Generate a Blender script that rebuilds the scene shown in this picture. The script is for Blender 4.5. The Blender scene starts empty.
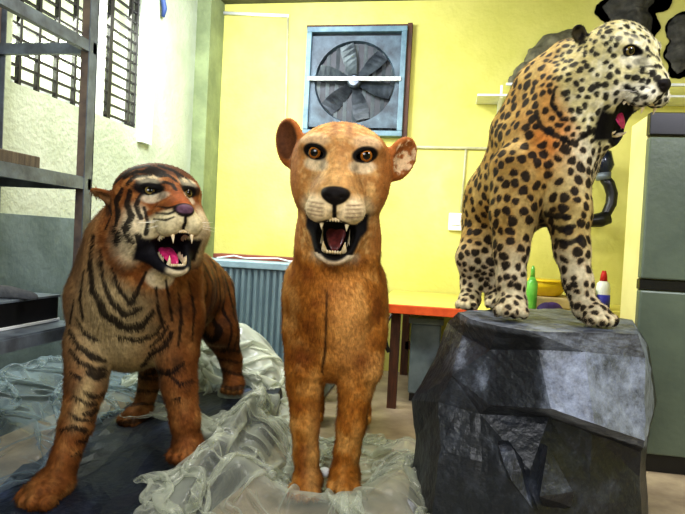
import bpy, bmesh, math, random
import numpy as np
from mathutils import Vector, Matrix
from mathutils.bvhtree import BVHTree
random.seed(7); RNG = np.random.default_rng(11)
SC = bpy.context.scene; COL = SC.collection

# ------------------------------------------------------------------ camera frame
FPX = 600.0
def nrm(v):
    v = np.array(v, float); return v / np.linalg.norm(v)
_dY = nrm([108, 10, -600]); _th = math.radians(3.2)
_up = np.array([math.sin(_th), math.cos(_th), 0.0]); _up = nrm(_up - _dY * _up.dot(_dY))
CM = np.array([np.cross(_dY, _up), _dY, _up])          # camera vector -> room vector
CO = np.array([0, 0, 1.0])
def P(u, v, d):
    return CO + CM @ (np.array([(u - 342.5) / FPX, -(v - 257) / FPX, -1.0]) * d)
def on(u, v, ax, val):
    r = P(u, v, 1) - CO; return CO + r * ((val - CO[ax]) / r[ax])
def proj(p):
    c = (np.asarray(p) - CO) @ CM
    return 342.5 - c[..., 0] / c[..., 2] * FPX, 257 + c[..., 1] / c[..., 2] * FPX, -c[..., 2]
cam = bpy.data.cameras.new('camera'); camo = bpy.data.objects.new('camera', cam); COL.objects.link(camo)
mw = np.eye(4); mw[:3, :3] = CM; mw[:3, 3] = CO
camo.matrix_world = Matrix(mw.tolist()); cam.sensor_width = 36; cam.lens = 36 * FPX / 685; cam.clip_start = .02
SC.camera = camo

# ------------------------------------------------------------------ colours and materials
def lin(c):
    c = np.asarray(c, float) / 255.0
    return np.where(c <= .04045, c / 12.92, ((c + .055) / 1.055) ** 2.4)
def L4(c): return tuple(lin(c)) + (1.0,)
def new_mat(name):
    m = bpy.data.materials.new(name); m.use_nodes = True
    nt = m.node_tree; return m, nt, nt.nodes['Principled BSDF']
def nd(nt, t, **kw):
    n = nt.nodes.new(t)
    for k, v in kw.items():
        if k in n.inputs: n.inputs[k].default_value = v
        else: setattr(n, k, v)
    return n
def mat(name, c1, c2=None, rough=.6, metal=0., scale=8., bump=.0, bscale=40., spec=.5, detail=4., stretch=(1, 1, 1), c3=None, emis=None):
    m, nt, b = new_mat(name)
    b.inputs['Roughness'].default_value = rough; b.inputs['Metallic'].default_value = metal
    b.inputs['Specular IOR Level'].default_value = spec
    tc = nd(nt, 'ShaderNodeTexCoord'); mp = nd(nt, 'ShaderNodeMapping'); mp.inputs['Scale'].default_value = stretch
    nt.links.new(tc.outputs['Object'], mp.inputs[0])
    if c2 is None: c2 = tuple(max(0, x * .82) for x in c1)
    n1 = nd(nt, 'ShaderNodeTexNoise', Scale=scale, Detail=detail, Roughness=.6); nt.links.new(mp.outputs[0], n1.inputs['Vector'])
    cr = nd(nt, 'ShaderNodeValToRGB'); nt.links.new(n1.outputs[0], cr.inputs[0]); nt.links.new(cr.outputs[0], b.inputs['Base Color'])
    e = cr.color_ramp.elements; e[0].position = .35; e[1].position = .65; e[0].color = L4(c2); e[1].color = L4(c1)
    if c3 is not None: k = e.new(.8); k.color = L4(c3)
    if bump:
        n2 = nd(nt, 'ShaderNodeTexNoise', Scale=bscale, Detail=5); nt.links.new(mp.outputs[0], n2.inputs['Vector'])
        bp = nd(nt, 'ShaderNodeBump', Strength=bump, Distance=.01); nt.links.new(n2.outputs[0], bp.inputs['Height']); nt.links.new(bp.outputs[0], b.inputs['Normal'])
    if emis: b.inputs['Emission Color'].default_value = L4(c1); b.inputs['Emission Strength'].default_value = emis
    return m

# ------------------------------------------------------------------ scene bookkeeping
def tag(o, label=None, cat=None, group=None, kind=None):
    for k, v in (('label', label), ('category', cat), ('group', group), ('kind', kind)):
        if v: o[k] = v
    return o
def empty(name, loc, label, cat, group=None):
    o = bpy.data.objects.new(name, None); COL.objects.link(o); o.location = Vector(loc); o.empty_display_size = .05
    return tag(o, label, cat, group)
def link(name, me, parent=None, smooth=False):
    """mesh data given in room coordinates; a child keeps its place under its parent"""
    o = bpy.data.objects.new(name, me); COL.objects.link(o)
    if parent is not None:
        o.parent = parent
        off = Vector((0, 0, 0)); q = parent
        while q is not None: off = off + q.location; q = q.parent
        o.location = -off
    if smooth: me.polygons.foreach_set('use_smooth', [True] * len(me.polygons))
    return o
class MB:
    def __init__(s): s.bm = bmesh.new()
    def box(s, a, b, bev=0.0):
        a, b = np.minimum(a, b), np.maximum(a, b)
        r = bmesh.ops.create_cube(s.bm, size=1.0); vs = r['verts']
        for v in vs: v.co = Vector([(a[i] + b[i]) / 2 + v.co[i] * (b[i] - a[i]) for i in range(3)])
        if bev:
            es = list({e for v in vs for e in v.link_edges})
            bmesh.ops.bevel(s.bm, geom=es, offset=bev, segments=2, affect='EDGES', profile=.5)
        return s
    def hexa(s, pts):
        """8 points: 4 of one end face, 4 of the other, in the same turning order"""
        v = [s.bm.verts.new(Vector(p)) for p in pts]
        for f in ((0, 1, 2, 3), (7, 6, 5, 4), (0, 4, 5, 1), (1, 5, 6, 2), (2, 6, 7, 3), (3, 7, 4, 0)): s.bm.faces.new([v[i] for i in f])
        return s
    def tube(s, pts, r, seg=10, caps=True):
        pts = [Vector(p) for p in pts]; n = len(pts)
        rs = r if hasattr(r, '__len__') else [r] * n
        rings = []; ref = None
        for i, p in enumerate(pts):
            t = (pts[min(i + 1, n - 1)] - pts[max(i - 1, 0)]).normalized()
            if ref is None: ref = t.orthogonal().normalized()
            ref = (ref - t * ref.dot(t)).normalized(); bn = t.cross(ref)
            rings.append([s.bm.verts.new(p + (ref * math.cos(a) + bn * math.sin(a)) * rs[i]) for a in [2 * math.pi * k / seg for k in range(seg)]])
        for i in range(n - 1):
            for k in range(seg): s.bm.faces.new([rings[i][k], rings[i][(k + 1) % seg], rings[i + 1][(k + 1) % seg], rings[i + 1][k]])
        if caps: s.bm.faces.new(rings[0][::-1]); s.bm.faces.new(rings[-1])
        return s
    def poly(s, pts):
        s.bm.faces.new([s.bm.verts.new(Vector(p)) for p in pts]); return s
    def build(s, name, m, parent=None, smooth=False, bev=0):
        bmesh.ops.recalc_face_normals(s.bm, faces=s.bm.faces)
        me = bpy.data.meshes.new(name); s.bm.to_mesh(me); s.bm.free()
        me.materials.append(m); o = link(name, me, parent, smooth)
        if bev:
            md = o.modifiers.new('bevel', 'BEVEL'); md.width = bev; md.segments = 2; md.limit_method = 'ANGLE'
        return o
def struct(name, mb, m): return tag(mb.build(name, m), kind='structure')

# ------------------------------------------------------------------ vector noise
def _h(ix, iy, iz, s):
    n = (ix * 374761393 + iy * 668265263 + iz * 2147483647 + s * 974634777).astype(np.int64) & 0xffffffff
    n = ((n ^ (n >> 13)) * 1274126177) & 0xffffffff
    return ((n ^ (n >> 16)) & 0xffff) / 65535.0
def vnoise(p, sc, seed=0):
    q = np.asarray(p, float) * sc + 100.0; i = np.floor(q).astype(np.int64); fr = q - i; fr = fr * fr * (3 - 2 * fr); r = 0
    for dx in (0, 1):
        for dy in (0, 1):
            for dz in (0, 1):
                w = np.where(dx, fr[:, 0], 1 - fr[:, 0]) * np.where(dy, fr[:, 1], 1 - fr[:, 1]) * np.where(dz, fr[:, 2], 1 - fr[:, 2])
                r = r + w * _h(i[:, 0] + dx, i[:, 1] + dy, i[:, 2] + dz, seed)
    return r
def fbm(p, sc, oct=3, seed=0):
    a, t, r = 1., 0., 0.
    for k in range(oct): r = r + a * vnoise(p, sc * 2 ** k, seed + k); t += a; a *= .5
    return r / t
def sst(a, b, x): t = np.clip((x - a) / (b - a), 0, 1); return t * t * (3 - 2 * t)
def mixc(c, col, w): return c * (1 - w[:, None]) + np.asarray(col) * w[:, None]

# ------------------------------------------------------------------ soft solid modelling on a grid
class Field:
    def __init__(s, lo, hi, h):
        s.lo = np.array(lo, float); s.h = h; s.n = np.ceil((np.array(hi) - s.lo) / h).astype(int) + 1
        s.F = np.full(s.n, .3, np.float32)
    def _box(s, a, b):
        i0 = np.clip(np.floor((a - s.lo) / s.h).astype(int), 0, s.n); i1 = np.clip(np.ceil((b - s.lo) / s.h).astype(int) + 1, 0, s.n)
        ax = [(s.lo[k] + np.arange(i0[k], i1[k]) * s.h).astype(np.float32) for k in range(3)]
        sl = tuple(slice(i0[k], i1[k]) for k in range(3))
        return sl, ax[0][:, None, None], ax[1][None, :, None], ax[2][None, None, :]
    def _put(s, sl, d, k, sub):
        A = s.F[sl]
        if sub: A = -A
        if k > 0:
            hh = np.clip(.5 + .5 * (d - A) / k, 0, 1) if not sub else np.clip(.5 + .5 * (d - A) / k, 0, 1)
            R = d * (1 - hh) + A * hh - k * hh * (1 - hh)
        else: R = np.minimum(A, d)
        s.F[sl] = -R if sub else R
    def cone(s, a, b, ra, rb, k=.02):
        a = np.array(a, float); b = np.array(b, float); rm = max(ra, rb) + k + 3 * s.h
        sl, X, Y, Z = s._box(np.minimum(a, b) - rm, np.maximum(a, b) + rm)
        ab = b - a; L = max(ab.dot(ab), 1e-9)
        t = np.clip(((X - a[0]) * ab[0] + (Y - a[1]) * ab[1] + (Z - a[2]) * ab[2]) / L, 0, 1)
        d = np.sqrt((X - a[0] - t * ab[0]) ** 2 + (Y - a[1] - t * ab[1]) ** 2 + (Z - a[2] - t * ab[2]) ** 2) - (ra + (rb - ra) * t)
        s._put(sl, d, k, False)
    def chain(s, pts, k=.02):
        """pts: (u, v, depth, radius in px)"""
        q = [(P(u, v, d), r * d / FPX) for u, v, d, r in pts]
        for (a, ra), (b, rb) in zip(q[:-1], q[1:]): s.cone(a, b, ra, rb, k)
        return q
    def ell(s, c, r, R=None, k=.02, sub=False):
        """c centre, r radii, R 3x3 whose columns are the axes"""
        R = np.eye(3) if R is None else R; c = np.array(c, float); r = np.array(r, float)
        ext = np.sqrt(((R * r) ** 2).sum(1)) + k + 3 * s.h
        sl, X, Y, Z = s._box(c - ext, c + ext)
        q = [(X - c[0]) * R[0, i] + (Y - c[1]) * R[1, i] + (Z - c[2]) * R[2, i] for i in range(3)]
        k0 = np.sqrt(sum((q[i] / r[i]) ** 2 for i in range(3))); k1 = np.sqrt(sum((q[i] / r[i] ** 2) ** 2 for i in range(3)))
        d = k0 * (k0 - 1) / np.maximum(k1, 1e-6)
        if not sub:
            d = np.where(k0 < 1e-3, -r.min(), d)
        s._put(sl, d.astype(np.float32), k, sub)
    def mesh(s):
        F = s.F; ins = F < 0
        c = np.zeros(tuple(s.n - 1), np.int8)
        for dx in (0, 1):
            for dy in (0, 1):
                for dz in (0, 1): c += ins[dx:s.n[0] - 1 + dx, dy:s.n[1] - 1 + dy, dz:s.n[2] - 1 + dz]
        I = np.argwhere((c > 0) & (c < 8)); del c
        idx = {}
        lut = np.full(tuple(s.n - 1), -1, np.int32); lut[I[:, 0], I[:, 1], I[:, 2]] = np.arange(len(I))
        corners = [(x, y, z) for x in (0, 1) for y in (0, 1) for z in (0, 1)]
        val = {cc: F[I[:, 0] + cc[0], I[:, 1] + cc[1], I[:, 2] + cc[2]].astype(float) for cc in corners}
        acc = np.zeros((len(I), 3)); cnt = np.zeros(len(I))
        for a in corners:
            for ax in range(3):
                if a[ax] == 0:
                    b = list(a); b[ax] = 1; b = tuple(b); va, vb = val[a], val[b]; m = (va < 0) != (vb < 0)
                    t = np.where(m, va / np.where(va == vb, 1, va - vb), 0)
                    p = np.tile(np.array(a, float), (len(I), 1)); p[:, ax] += t
                    acc += p * m[:, None]; cnt += m
        V = s.lo + (I + acc / cnt[:, None]) * s.h
        quads = []
        for ax in range(3):
            o1, o2 = [k for k in range(3) if k != ax]
            a = [slice(1, s.n[k] - 1) for k in range(3)]; b = list(a)
            a[ax] = slice(0, s.n[ax] - 1); b[ax] = slice(1, s.n[ax])
            A, B = ins[tuple(a)], ins[tuple(b)]
            E = np.argwhere(A != B); fl = A[E[:, 0], E[:, 1], E[:, 2]]
            off = np.array([1, 1, 1]); off[ax] = 0; E = E + off
            def g(d1, d2):
                e = E.copy(); e[:, o1] += d1; e[:, o2] += d2; return lut[e[:, 0], e[:, 1], e[:, 2]]
            q = np.stack([g(-1, -1), g(0, -1), g(0, 0), g(-1, 0)], 1)
            if ax == 1: fl = ~fl
            q[~fl] = q[~fl][:, ::-1]; quads.append(q)
        Q = np.concatenate(quads); Q = Q[(Q >= 0).all(1)]
        # keep the largest connected piece (union-find by label spreading)
        lab = np.arange(len(V))
        while True:
            m = lab[Q].min(1); new = lab.copy()
            for k in range(4): np.minimum.at(new, Q[:, k], m)
            new = new[new]; new = new[new]
            if (new == lab).all(): break
            lab = new
        u, ct = np.unique(lab, return_counts=True); keep = lab == u[ct.argmax()]
        rm = np.cumsum(keep) - 1; Q = rm[Q[keep[Q].all(1)]]; V = V[keep]
        # gentle smoothing
        for it in range(2):
            S = np.zeros_like(V); N = np.zeros(len(V))
            for k in range(4):
                np.add.at(S, Q[:, k], V[Q[:, (k + 1) % 4]]); np.add.at(N, Q[:, k], 1)
                np.add.at(S, Q[:, k], V[Q[:, (k - 1) % 4]]); np.add.at(N, Q[:, k], 1)
            V = V * .6 + .4 * S / N[:, None]
        return V, Q
def vnormals(V, Q):
    a = V[Q[:, 2]] - V[Q[:, 0]]; b = V[Q[:, 3]] - V[Q[:, 1]]; n = np.cross(a, b); N = np.zeros_like(V)
    for k in range(4): np.add.at(N, Q[:, k], n)
    return N / np.maximum(np.linalg.norm(N, axis=1), 1e-12)[:, None]

def rotm(yaw=0, pitch=0, roll=0):
    """columns: image right, up, towards the viewer of a head turned by yaw (to image right), pitch (up), roll"""
    y, p, r = [math.radians(t) for t in (yaw, pitch, roll)]
    Ry = np.array([[math.cos(y), 0, math.sin(y)], [0, 1, 0], [-math.sin(y), 0, math.cos(y)]])
    Rx = np.array([[1, 0, 0], [0, math.cos(p), -math.sin(p)], [0, math.sin(p), math.cos(p)]])
    Rz = np.array([[math.cos(r), math.sin(r), 0], [-math.sin(r), math.cos(r), 0], [0, 0, 1]])
    return Rz @ Ry @ Rx
def rx(p):
    p = math.radians(p); return np.array([[1, 0, 0], [0, math.cos(p), -math.sin(p)], [0, math.sin(p), math.cos(p)]])
class Head:
    def __init__(s, origin, size, yaw=0, pitch=0, roll=0, jaw=30, snout=1.0, wd=1.0, lid=4.6, top=1.0, crown=0., tl=1.0, lips=None):
        s.o = np.array(origin); s.s = size; s.R = CM @ rotm(yaw, pitch, roll); s.jaw = jaw; s.hinge = np.array([0, -16, -12.]); s.sn = snout; s.wd = wd; s.lid = lid; s.top = top; s.crown = crown; s.tl = tl; s.lips = lips
    def w(s, p): return s.o + s.R @ (np.array(p, float) * s.s)
    def loc(s, V): return ((V - s.o) @ s.R) / s.s
    def jp(s, p):
        return s.hinge + rx(s.jaw) @ (np.array(p, float) - s.hinge)
    def E(s, B, c, r, k=10, Rl=None, sub=False):
        B.ell(s.w(c), np.array(r) * s.s, s.R if Rl is None else s.R @ Rl, k * s.s, sub)
    def C(s, B, a, b, ra, rb, k=10): B.cone(s.w(a), s.w(b), ra * s.s, rb * s.s, k * s.s)
    def build(s, B, ears, ruff=0, cheek=1.0, wrinkle=0):
        Z = s.sn
        s.E(B, (0, 14, -24), (43 * s.wd, 48, 50), 25); s.E(B, (0, 30 + s.crown, -14), (44 * s.wd * s.top, 36 * s.top, 36), 18)
        for x in (-1, 1):
            s.E(B, (x * 20 * s.wd, 45, 10), (18 * s.wd, 10, 14), 10)                        # brow
            s.E(B, (x * 25 * s.wd * (cheek if cheek < 1 else 1), -4 + (1 - cheek) * 40, -8), (25 * cheek * s.wd, 32 * cheek, 33), 16)                 # cheek
            if ruff: s.C(B, (x * 34, 0, -20), (x * 40, -36, -26), 18, 12 + ruff, 16)
        s.C(B, (0, 38, 16), (0, 6, 52 * Z), 19, 13, 12)                        # bridge of the nose
        s.E(B, (0, -2, 32 * Z), (26, 20, 32), 12)
        for x in (-1, 1):
            s.E(B, (x * 13, -13, 46 * Z), (15, 14, 18), 5)                     # lip pads
            if wrinkle: s.C(B, (x * 9, 20, 38), (x * 22, 6, 36), 4, 5, 4)
        s.E(B, (0, 2, 63 * Z), (12.2, 7.2, 8), 3)                              # nose pad
        s.C(B, (0, 0, 66 * Z), (0, -12, 62 * Z), 4, 3, 3)
        # lower jaw
        s.E(B, (0, -34, -16), (30, 24, 30), 14)
        for x in (-1, 1):
            s.C(B, s.jp((x * 24, -26, -4)), s.jp((x * 12, -31, 38 * Z)), 12, 9, 8)
        s.E(B, s.jp((0, -31, 42 * Z)), (15, 9, 14), 6, rx(s.jaw))
        s.C(B, s.jp((0, -36, 36 * Z)), s.jp((0, -36, 0)), 9, 16, 8)
        # open mouth
        a = s.jaw * .5
        s.cav_c = s.hinge + rx(a) @ (np.array([0, -24.5, 30 * Z]) - s.hinge); s.cav_R = rx(a); s.cav_r = np.array([19, 7 + s.jaw * .47, 36 * Z])
        s.E(B, s.cav_c, s.cav_r, 3, s.cav_R, sub=True)
        s.E(B, s.hinge + rx(a * .5) @ (np.array([0, -22, 26 * Z]) - s.hinge), (25, 8, 24 * Z), 3, rx(a * .5), sub=True)
        # nostrils, eye sockets
        for x in (-1, 1): s.E(B, (x * 7, 0, 71 * Z), (3.2, 2.2, 4), 1, sub=True)
        for x in (-1, 1): s.E(B, (x * 24, 37.5, 25), (9.5, s.lid, 10), 2.5, rotm(0, 0, -x * 14), sub=True)
        s.ears = ears
        for (c, r, yaw, pitch, roll) in ears:
            Rl = rotm(yaw, pitch, roll); c = np.array(c, float)
            s.E(B, c, (r[0], r[1], r[0] * .5), 7, Rl)
            s.E(B, c + Rl @ np.array([0, r[1] * .12, r[0] * .42]), (r[0] * .72, r[1] * .74, r[0] * .45), 2, Rl, sub=True)
    def cavity(s, l):
        q = ((l - s.cav_c) @ s.cav_R) / s.cav_r; return np.sqrt((q ** 2).sum(1))
    def earin(s, l):
        w = np.zeros(len(l))
        for (c, r, yaw, pitch, roll) in s.ears:
            Rl = rotm(yaw, pitch, roll); q = (l - np.array(c) - Rl @ np.array([0, r[1] * .12, r[0] * .42])) @ Rl
            e = np.sqrt(((q / np.array([r[0] * .8, r[1] * .8, r[0] * .6])) ** 2).sum(1)); w = np.maximum(w, sst(1.12, .9, e))
        return w
    def eardist(s, l):
        w = np.full(len(l), 9.)
        for (c, r, yaw, pitch, roll) in s.ears:
            q = (l - np.array(c)) / (np.array([r[0], r[1], r[0]]) * 1.05); w = np.minimum(w, np.sqrt((q ** 2).sum(1)))
        return w
    def dark(s, l, lo=1.2, hi=1.4):
        return sst(hi, lo, s.cavity(l))
    # ---- separate pieces
    def eyes(s, root, m_sclera, m_iris, m_pupil, look=(0, 0)):
        for x in (-1, 1):
            c = s.w((x * 23.5, 37.5, 17.2)); r = 8.2 * s.s
            me = bpy.data.meshes.new('eyeball'); bm = bmesh.new(); bmesh.ops.create_uvsphere(bm, u_segments=24, v_segments=20, radius=r)
            Rw = s.R @ rotm(x * 12 + look[0], look[1], 0)
            for f in bm.faces:
                ang = math.acos(max(-1, min(1, f.calc_center_median().normalized().z)))
                f.material_index = 2 if ang < .44 else (1 if ang < .78 else 0); f.smooth = True
            for v in bm.verts: v.co = Vector(c + Rw @ np.array(v.co))
            bm.to_mesh(me); bm.free()
            for m in (m_sclera, m_iris, m_pupil): me.materials.append(m)
            tag(link('eyeball', me, root), 'glass eye with amber iris')
    def teeth(s, root, m_tooth, m_gum, m_tongue, upper=1.0):
        Z = s.sn
        def fang(b, t, r, bend):
            b, t = np.array(b, float), np.array(t, float); pts = []; rs = []
            for k in range(8):
                q = k / 7; pts.append(s.w(b * (1 - q) + t * q + np.array(bend) * math.sin(q * math.pi))); rs.append(max(.25, r * (1 - q ** 1.6)) * s.s)
            mb = MB(); mb.tube(pts, rs, 10); mb.build('canine_tooth', m_tooth, root, True)
        for x in (-1, 1):
            fang((x * 12, -19, 50 * Z), (x * 11.5, -19 - 17 * upper, 51 * Z), 3.3, (0, 0, 1.5))
            fang(s.jp((x * 9.5, -29, 42 * Z)), s.jp((x * 10.5, -14, 43 * Z)), 3.0, (0, 0, 2))
        for up in (1, 0):
            mb = MB()
            for i in range(6):
                x = (i - 2.5) * 2.6
                if up: a, b = np.array((x, -20, 54 * Z)), np.array((x, -24, 54.5 * Z))
                else: a, b = s.jp((x, -28, 45 * Z)), s.jp((x, -24, 45 * Z))
                mb.tube([s.w(a), s.w(a * .4 + b * .6), s.w(b)], [1.5 * s.s, 1.4 * s.s, .5 * s.s], 8)
            mb.build('incisor_row', m_tooth, root, True)
        # cheek teeth
        for x in (-1, 1):
            for up in (1, 0):
                mb = MB(); pts = []
                for i in range(13):
                    z = (35 - i * 1.9) * Z; hgt = 2.5 + 4.5 * abs(math.sin(i * math.pi / 4 + .5))
                    if up: pts.append((s.w((x * 17, -18, z)), s.w((x * 15, -19 - hgt, z)), s.w((x * 13.5, -18, z))))
                    else: pts.append((s.w(s.jp((x * 15, -29, z))), s.w(s.jp((x * 13.5, -27 + hgt, z))), s.w(s.jp((x * 12, -29, z)))))
                for p_, q_ in zip(pts[:-1], pts[1:]): 
                    for k in (0, 1): mb.poly([p_[k], p_[k + 1], q_[k + 1], q_[k]])
                bmesh.ops.remove_doubles(mb.bm, verts=mb.bm.verts, dist=1e-5)
                mb.build('cheek_teeth', m_tooth, root)
        # tongue
        bm = bmesh.new(); bmesh.ops.create_uvsphere(bm, u_segments=24, v_segments=16, radius=1)
        for v in bm.verts:
            x, y, z = v.co; z2 = z
            xx = x * 10.5; zz = 8 + z * 32; yy = -29 + y * 3.5 + 4.5 * math.cos(z * 1.5) - 1.6 * math.exp(-(x * 3) ** 2) * (y > 0) + max(0, -z) * 2
            lp = s.hinge + rx(s.jaw * s.tl) @ (np.array((xx, yy + (1 - s.tl) * 14, zz * Z)) - s.hinge); v.co = Vector(s.w(lp))
        me = bpy.data.meshes.new('tongue'); bm.to_mesh(me); bm.free(); me.materials.append(m_tongue); link('tongue', me, root, True)
    def whiskers(s, root, m, n=7, length=40):
        for x in (-1, 1):
            mb = MB()
            for i in range(n):
                a = np.array((x * (18 + (i % 3) * 3), -8 - (i // 3) * 5, 48 * s.sn - (i % 3) * 6)); L = length * (.7 + .5 * random.random())
                d = nrm((x * 1.0, .1 - .2 * (i // 3) + random.uniform(-.1, .1), .15)); pts = [s.w(a + d * L * t + np.array((0, -.12 * L * t * t, 0))) for t in (0, .33, .66, 1)]
                mb.tube(pts, [.34 * s.s, .3 * s.s, .2 * s.s, .1 * s.s], 5)
            mb.build('whiskers', m, root, True)

def paw(B, u, v, d, size, direction, h=None, toes=4):
    """a paw resting at pixel (u, v): toes point along direction (room xy)"""
    c = P(u, v, d); dr = nrm([direction[0], direction[1], 0]); side = np.array([-dr[1], dr[0], 0]); z = np.array([0, 0, 1.])
    R = np.stack([side, dr, z], 1)
    B.ell(c + z * size * .42, (size * .52, size * .68, size * .40), R, size * .3)
    for i in range(toes):
        t = (i - (toes - 1) / 2) / ((toes - 1) / 2)
        q = c + side * t * size * .42 + dr * size * (.62 - .16 * t * t) + z * size * .24
        B.ell(q, (size * .17, size * .30, size * .23), R, size * .09)
    return c, R

def stroke_points(bvh, strokes):
    """paint strokes: ((u, v, half-width px), ...) carried on to the body's surface"""
    out = []
    for st in strokes:
        for (u0, v0, w0), (u1, v1, w1) in zip(st[:-1], st[1:]):
            n = max(2, int(math.hypot(u1 - u0, v1 - v0) / 1.0) + 1)
            for k in range(n):
                t = k / (n - 1); u = u0 + (u1 - u0) * t; v = v0 + (v1 - v0) * t
                r = P(u, v, 1) - CO; hit = bvh.ray_cast(Vector(CO), Vector(r), 8)
                if hit[0] is not None: dd = proj(np.array(hit[0]))[2]; out.append((*hit[0], (w0 + (w1 - w0) * t) * dd / FPX))
    return np.array(out) if out else np.zeros((0, 4))
def stroke_mask(V, N, S, soft=.0035, wob=.35, seed=3):
    w = np.zeros(len(V))
    if len(S) == 0: return w
    nz = 1 + wob * 2 * (fbm(V, 45, 2, seed) - .5)
    from mathutils.kdtree import KDTree
    kd = KDTree(len(S))
    for i, s_ in enumerate(S): kd.insert(Vector(s_[:3]), i)
    kd.balance(); rmax = S[:, 3].max() * 2 + .01
    lo, hi = S[:, :3].min(0) - rmax, S[:, :3].max(0) + rmax
    for i in np.nonzero(((V > lo) & (V < hi)).all(1))[0]:
        best = 9.
        for co, j, d in kd.find_n(Vector(V[i]), 4): best = min(best, d - S[j, 3] * nz[i])
        w[i] = best
    m = ((V > lo) & (V < hi)).all(1)
    return np.where(m, sst(soft * .6, -soft * .6, w), 0)

def finish_body(name, root, V, Q, Ccol, flow, m, fur=60000, flen=.016, fmask=None, fw=.0013, seed=5):
    """Vertex-coloured skin plus short hairs grown from it, in one mesh"""
    N = vnormals(V, Q); r = np.random.default_rng(seed)
    tris_area = np.linalg.norm(np.cross(V[Q[:, 2]] - V[Q[:, 0]], V[Q[:, 3]] - V[Q[:, 1]]), axis=1)
    if fmask is not None: tris_area = tris_area * fmask[Q].min(1)
    q = r.choice(len(Q), fur, p=tris_area / tris_area.sum()); w = r.dirichlet([1, 1, 1, 1], fur)
    root_p = (V[Q[q]] * w[:, :, None]).sum(1); nn = N[Q[q, 0]]; fl = flow[Q[q, 0]]; lm = (fmask[Q[q, 0]] if fmask is not None else np.ones(fur))
    fl = fl - nn * (fl * nn).sum(1)[:, None]; fl /= np.maximum(np.linalg.norm(fl, axis=1), 1e-6)[:, None]
    d = fl + nn * .28 + r.normal(0, .16, (fur, 3)); d /= np.linalg.norm(d, axis=1)[:, None]
    L = flen * (.6 + .7 * r.random(fur)) * np.clip(lm, .2, 3)
    side = np.cross(d, nn); side /= np.maximum(np.linalg.norm(side, axis=1), 1e-6)[:, None]
    a = root_p - nn * .001 - side * fw; b = root_p - nn * .001 + side * fw; c = root_p + d * L[:, None]
    cc = (Ccol[Q[q]] * w[:, :, None]).sum(1) * (.72 + .42 * r.random(fur))[:, None]
    nv = len(V); VV = np.concatenate([V, a, b, c]); CCc = np.concatenate([Ccol, cc * .9, cc * .9, cc * 1.08])
    T = np.stack([nv + np.arange(fur), nv + fur + np.arange(fur), nv + 2 * fur + np.arange(fur)], 1)
    me = bpy.data.meshes.new(name); me.vertices.add(len(VV)); me.vertices.foreach_set('co', VV.ravel())
    nl = Q.size + T.size; me.loops.add(nl); me.loops.foreach_set('vertex_index', np.concatenate([Q.ravel(), T.ravel()]).astype(np.int32))
    me.polygons.add(len(Q) + len(T))
    me.polygons.foreach_set('loop_start', np.concatenate([np.arange(len(Q)) * 4, Q.size + np.arange(len(T)) * 3]).astype(np.int32))
    me.polygons.foreach_set('use_smooth', np.ones(len(Q) + len(T), bool)); me.update(calc_edges=True)
    at = me.color_attributes.new('coat', 'FLOAT_COLOR', 'POINT')
    at.data.foreach_set('color', np.concatenate([np.clip(CCc, 0, 1), np.ones((len(VV), 1))], 1).astype(np.float32).ravel())
    # hairs take the normal of the skin they grow from
    nsm = np.concatenate([N, nn, nn, nrm_rows(nn + .35 * d)]); me.normals_split_custom_set_from_vertices(nsm.tolist())
    me.materials.append(m); return link(name, me, root)
def nrm_rows(a): return a / np.maximum(np.linalg.norm(a, axis=1), 1e-9)[:, None]
def coat_material(name, rough=.62):
    m, nt, b = new_mat(name); a = nd(nt, 'ShaderNodeAttribute'); a.attribute_name = 'coat'
    tc = nd(nt, 'ShaderNodeTexCoord'); n = nd(nt, 'ShaderNodeTexNoise', Scale=60., Detail=4.); nt.links.new(tc.outputs['Object'], n.inputs['Vector'])
    mp = nd(nt, 'ShaderNodeMapRange'); mp.inputs['From Min'].default_value = .3; mp.inputs['From Max'].default_value = .7; mp.inputs['To Min'].default_value = .6; mp.inputs['To Max'].default_value = 1.0
    nt.links.new(n.outputs[0], mp.inputs[0]); mx = nd(nt, 'ShaderNodeVectorMath', operation='SCALE'); nt.links.new(a.outputs['Color'], mx.inputs[0]); nt.links.new(mp.outputs[0], mx.inputs['Scale'])
    nt.links.new(mx.outputs[0], b.inputs['Base Color']); b.inputs['Roughness'].default_value = rough; b.inputs['Specular IOR Level'].default_value = .12
    bp = nd(nt, 'ShaderNodeBump', Strength=.25, Distance=.004); n2 = nd(nt, 'ShaderNodeTexNoise', Scale=220., Detail=3.); nt.links.new(tc.outputs['Object'], n2.inputs['Vector'])
    nt.links.new(n2.outputs[0], bp.inputs['Height']); nt.links.new(bp.outputs[0], b.inputs['Normal'])
    return m
# ================================================================== ROOM
WX, BY, CZ = -2.04, 4.7, 2.89
m_wall_l = mat('whitewashed_wall', (198, 206, 188), (174, 184, 160), rough=.8, scale=2.2, bump=.7, bscale=35, c3=(214, 220, 204))
m_wall_b = mat('yellow_painted_wall', (222, 216, 128), (204, 200, 104), rough=.7, scale=1.6, bump=.5, bscale=30, c3=(232, 228, 150))
m_pil = mat('greenish_plaster', (150, 162, 120), (122, 134, 98), rough=.8, scale=4, bump=.5, bscale=30, c3=(176, 184, 140))
m_dado = mat('blue_grey_dado_paint', (112, 128, 132), (88, 104, 108), rough=.6, scale=5, bump=.4, bscale=30, c3=(132, 148, 150))
m_floor = mat('beige_floor', (176, 160, 134), (140, 124, 104), rough=.45, scale=5, bump=.3, bscale=25, c3=(192, 178, 152))
m_ceil = mat('ceiling_plaster', (110, 112, 84), (84, 86, 60), rough=.9, scale=4)
m_white = mat('white_gloss_paint', (238, 240, 240), (222, 226, 226), rough=.4, scale=10)
m_iron = mat('dark_window_iron', (46, 44, 44), (30, 28, 30), rough=.5, scale=30)
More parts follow.
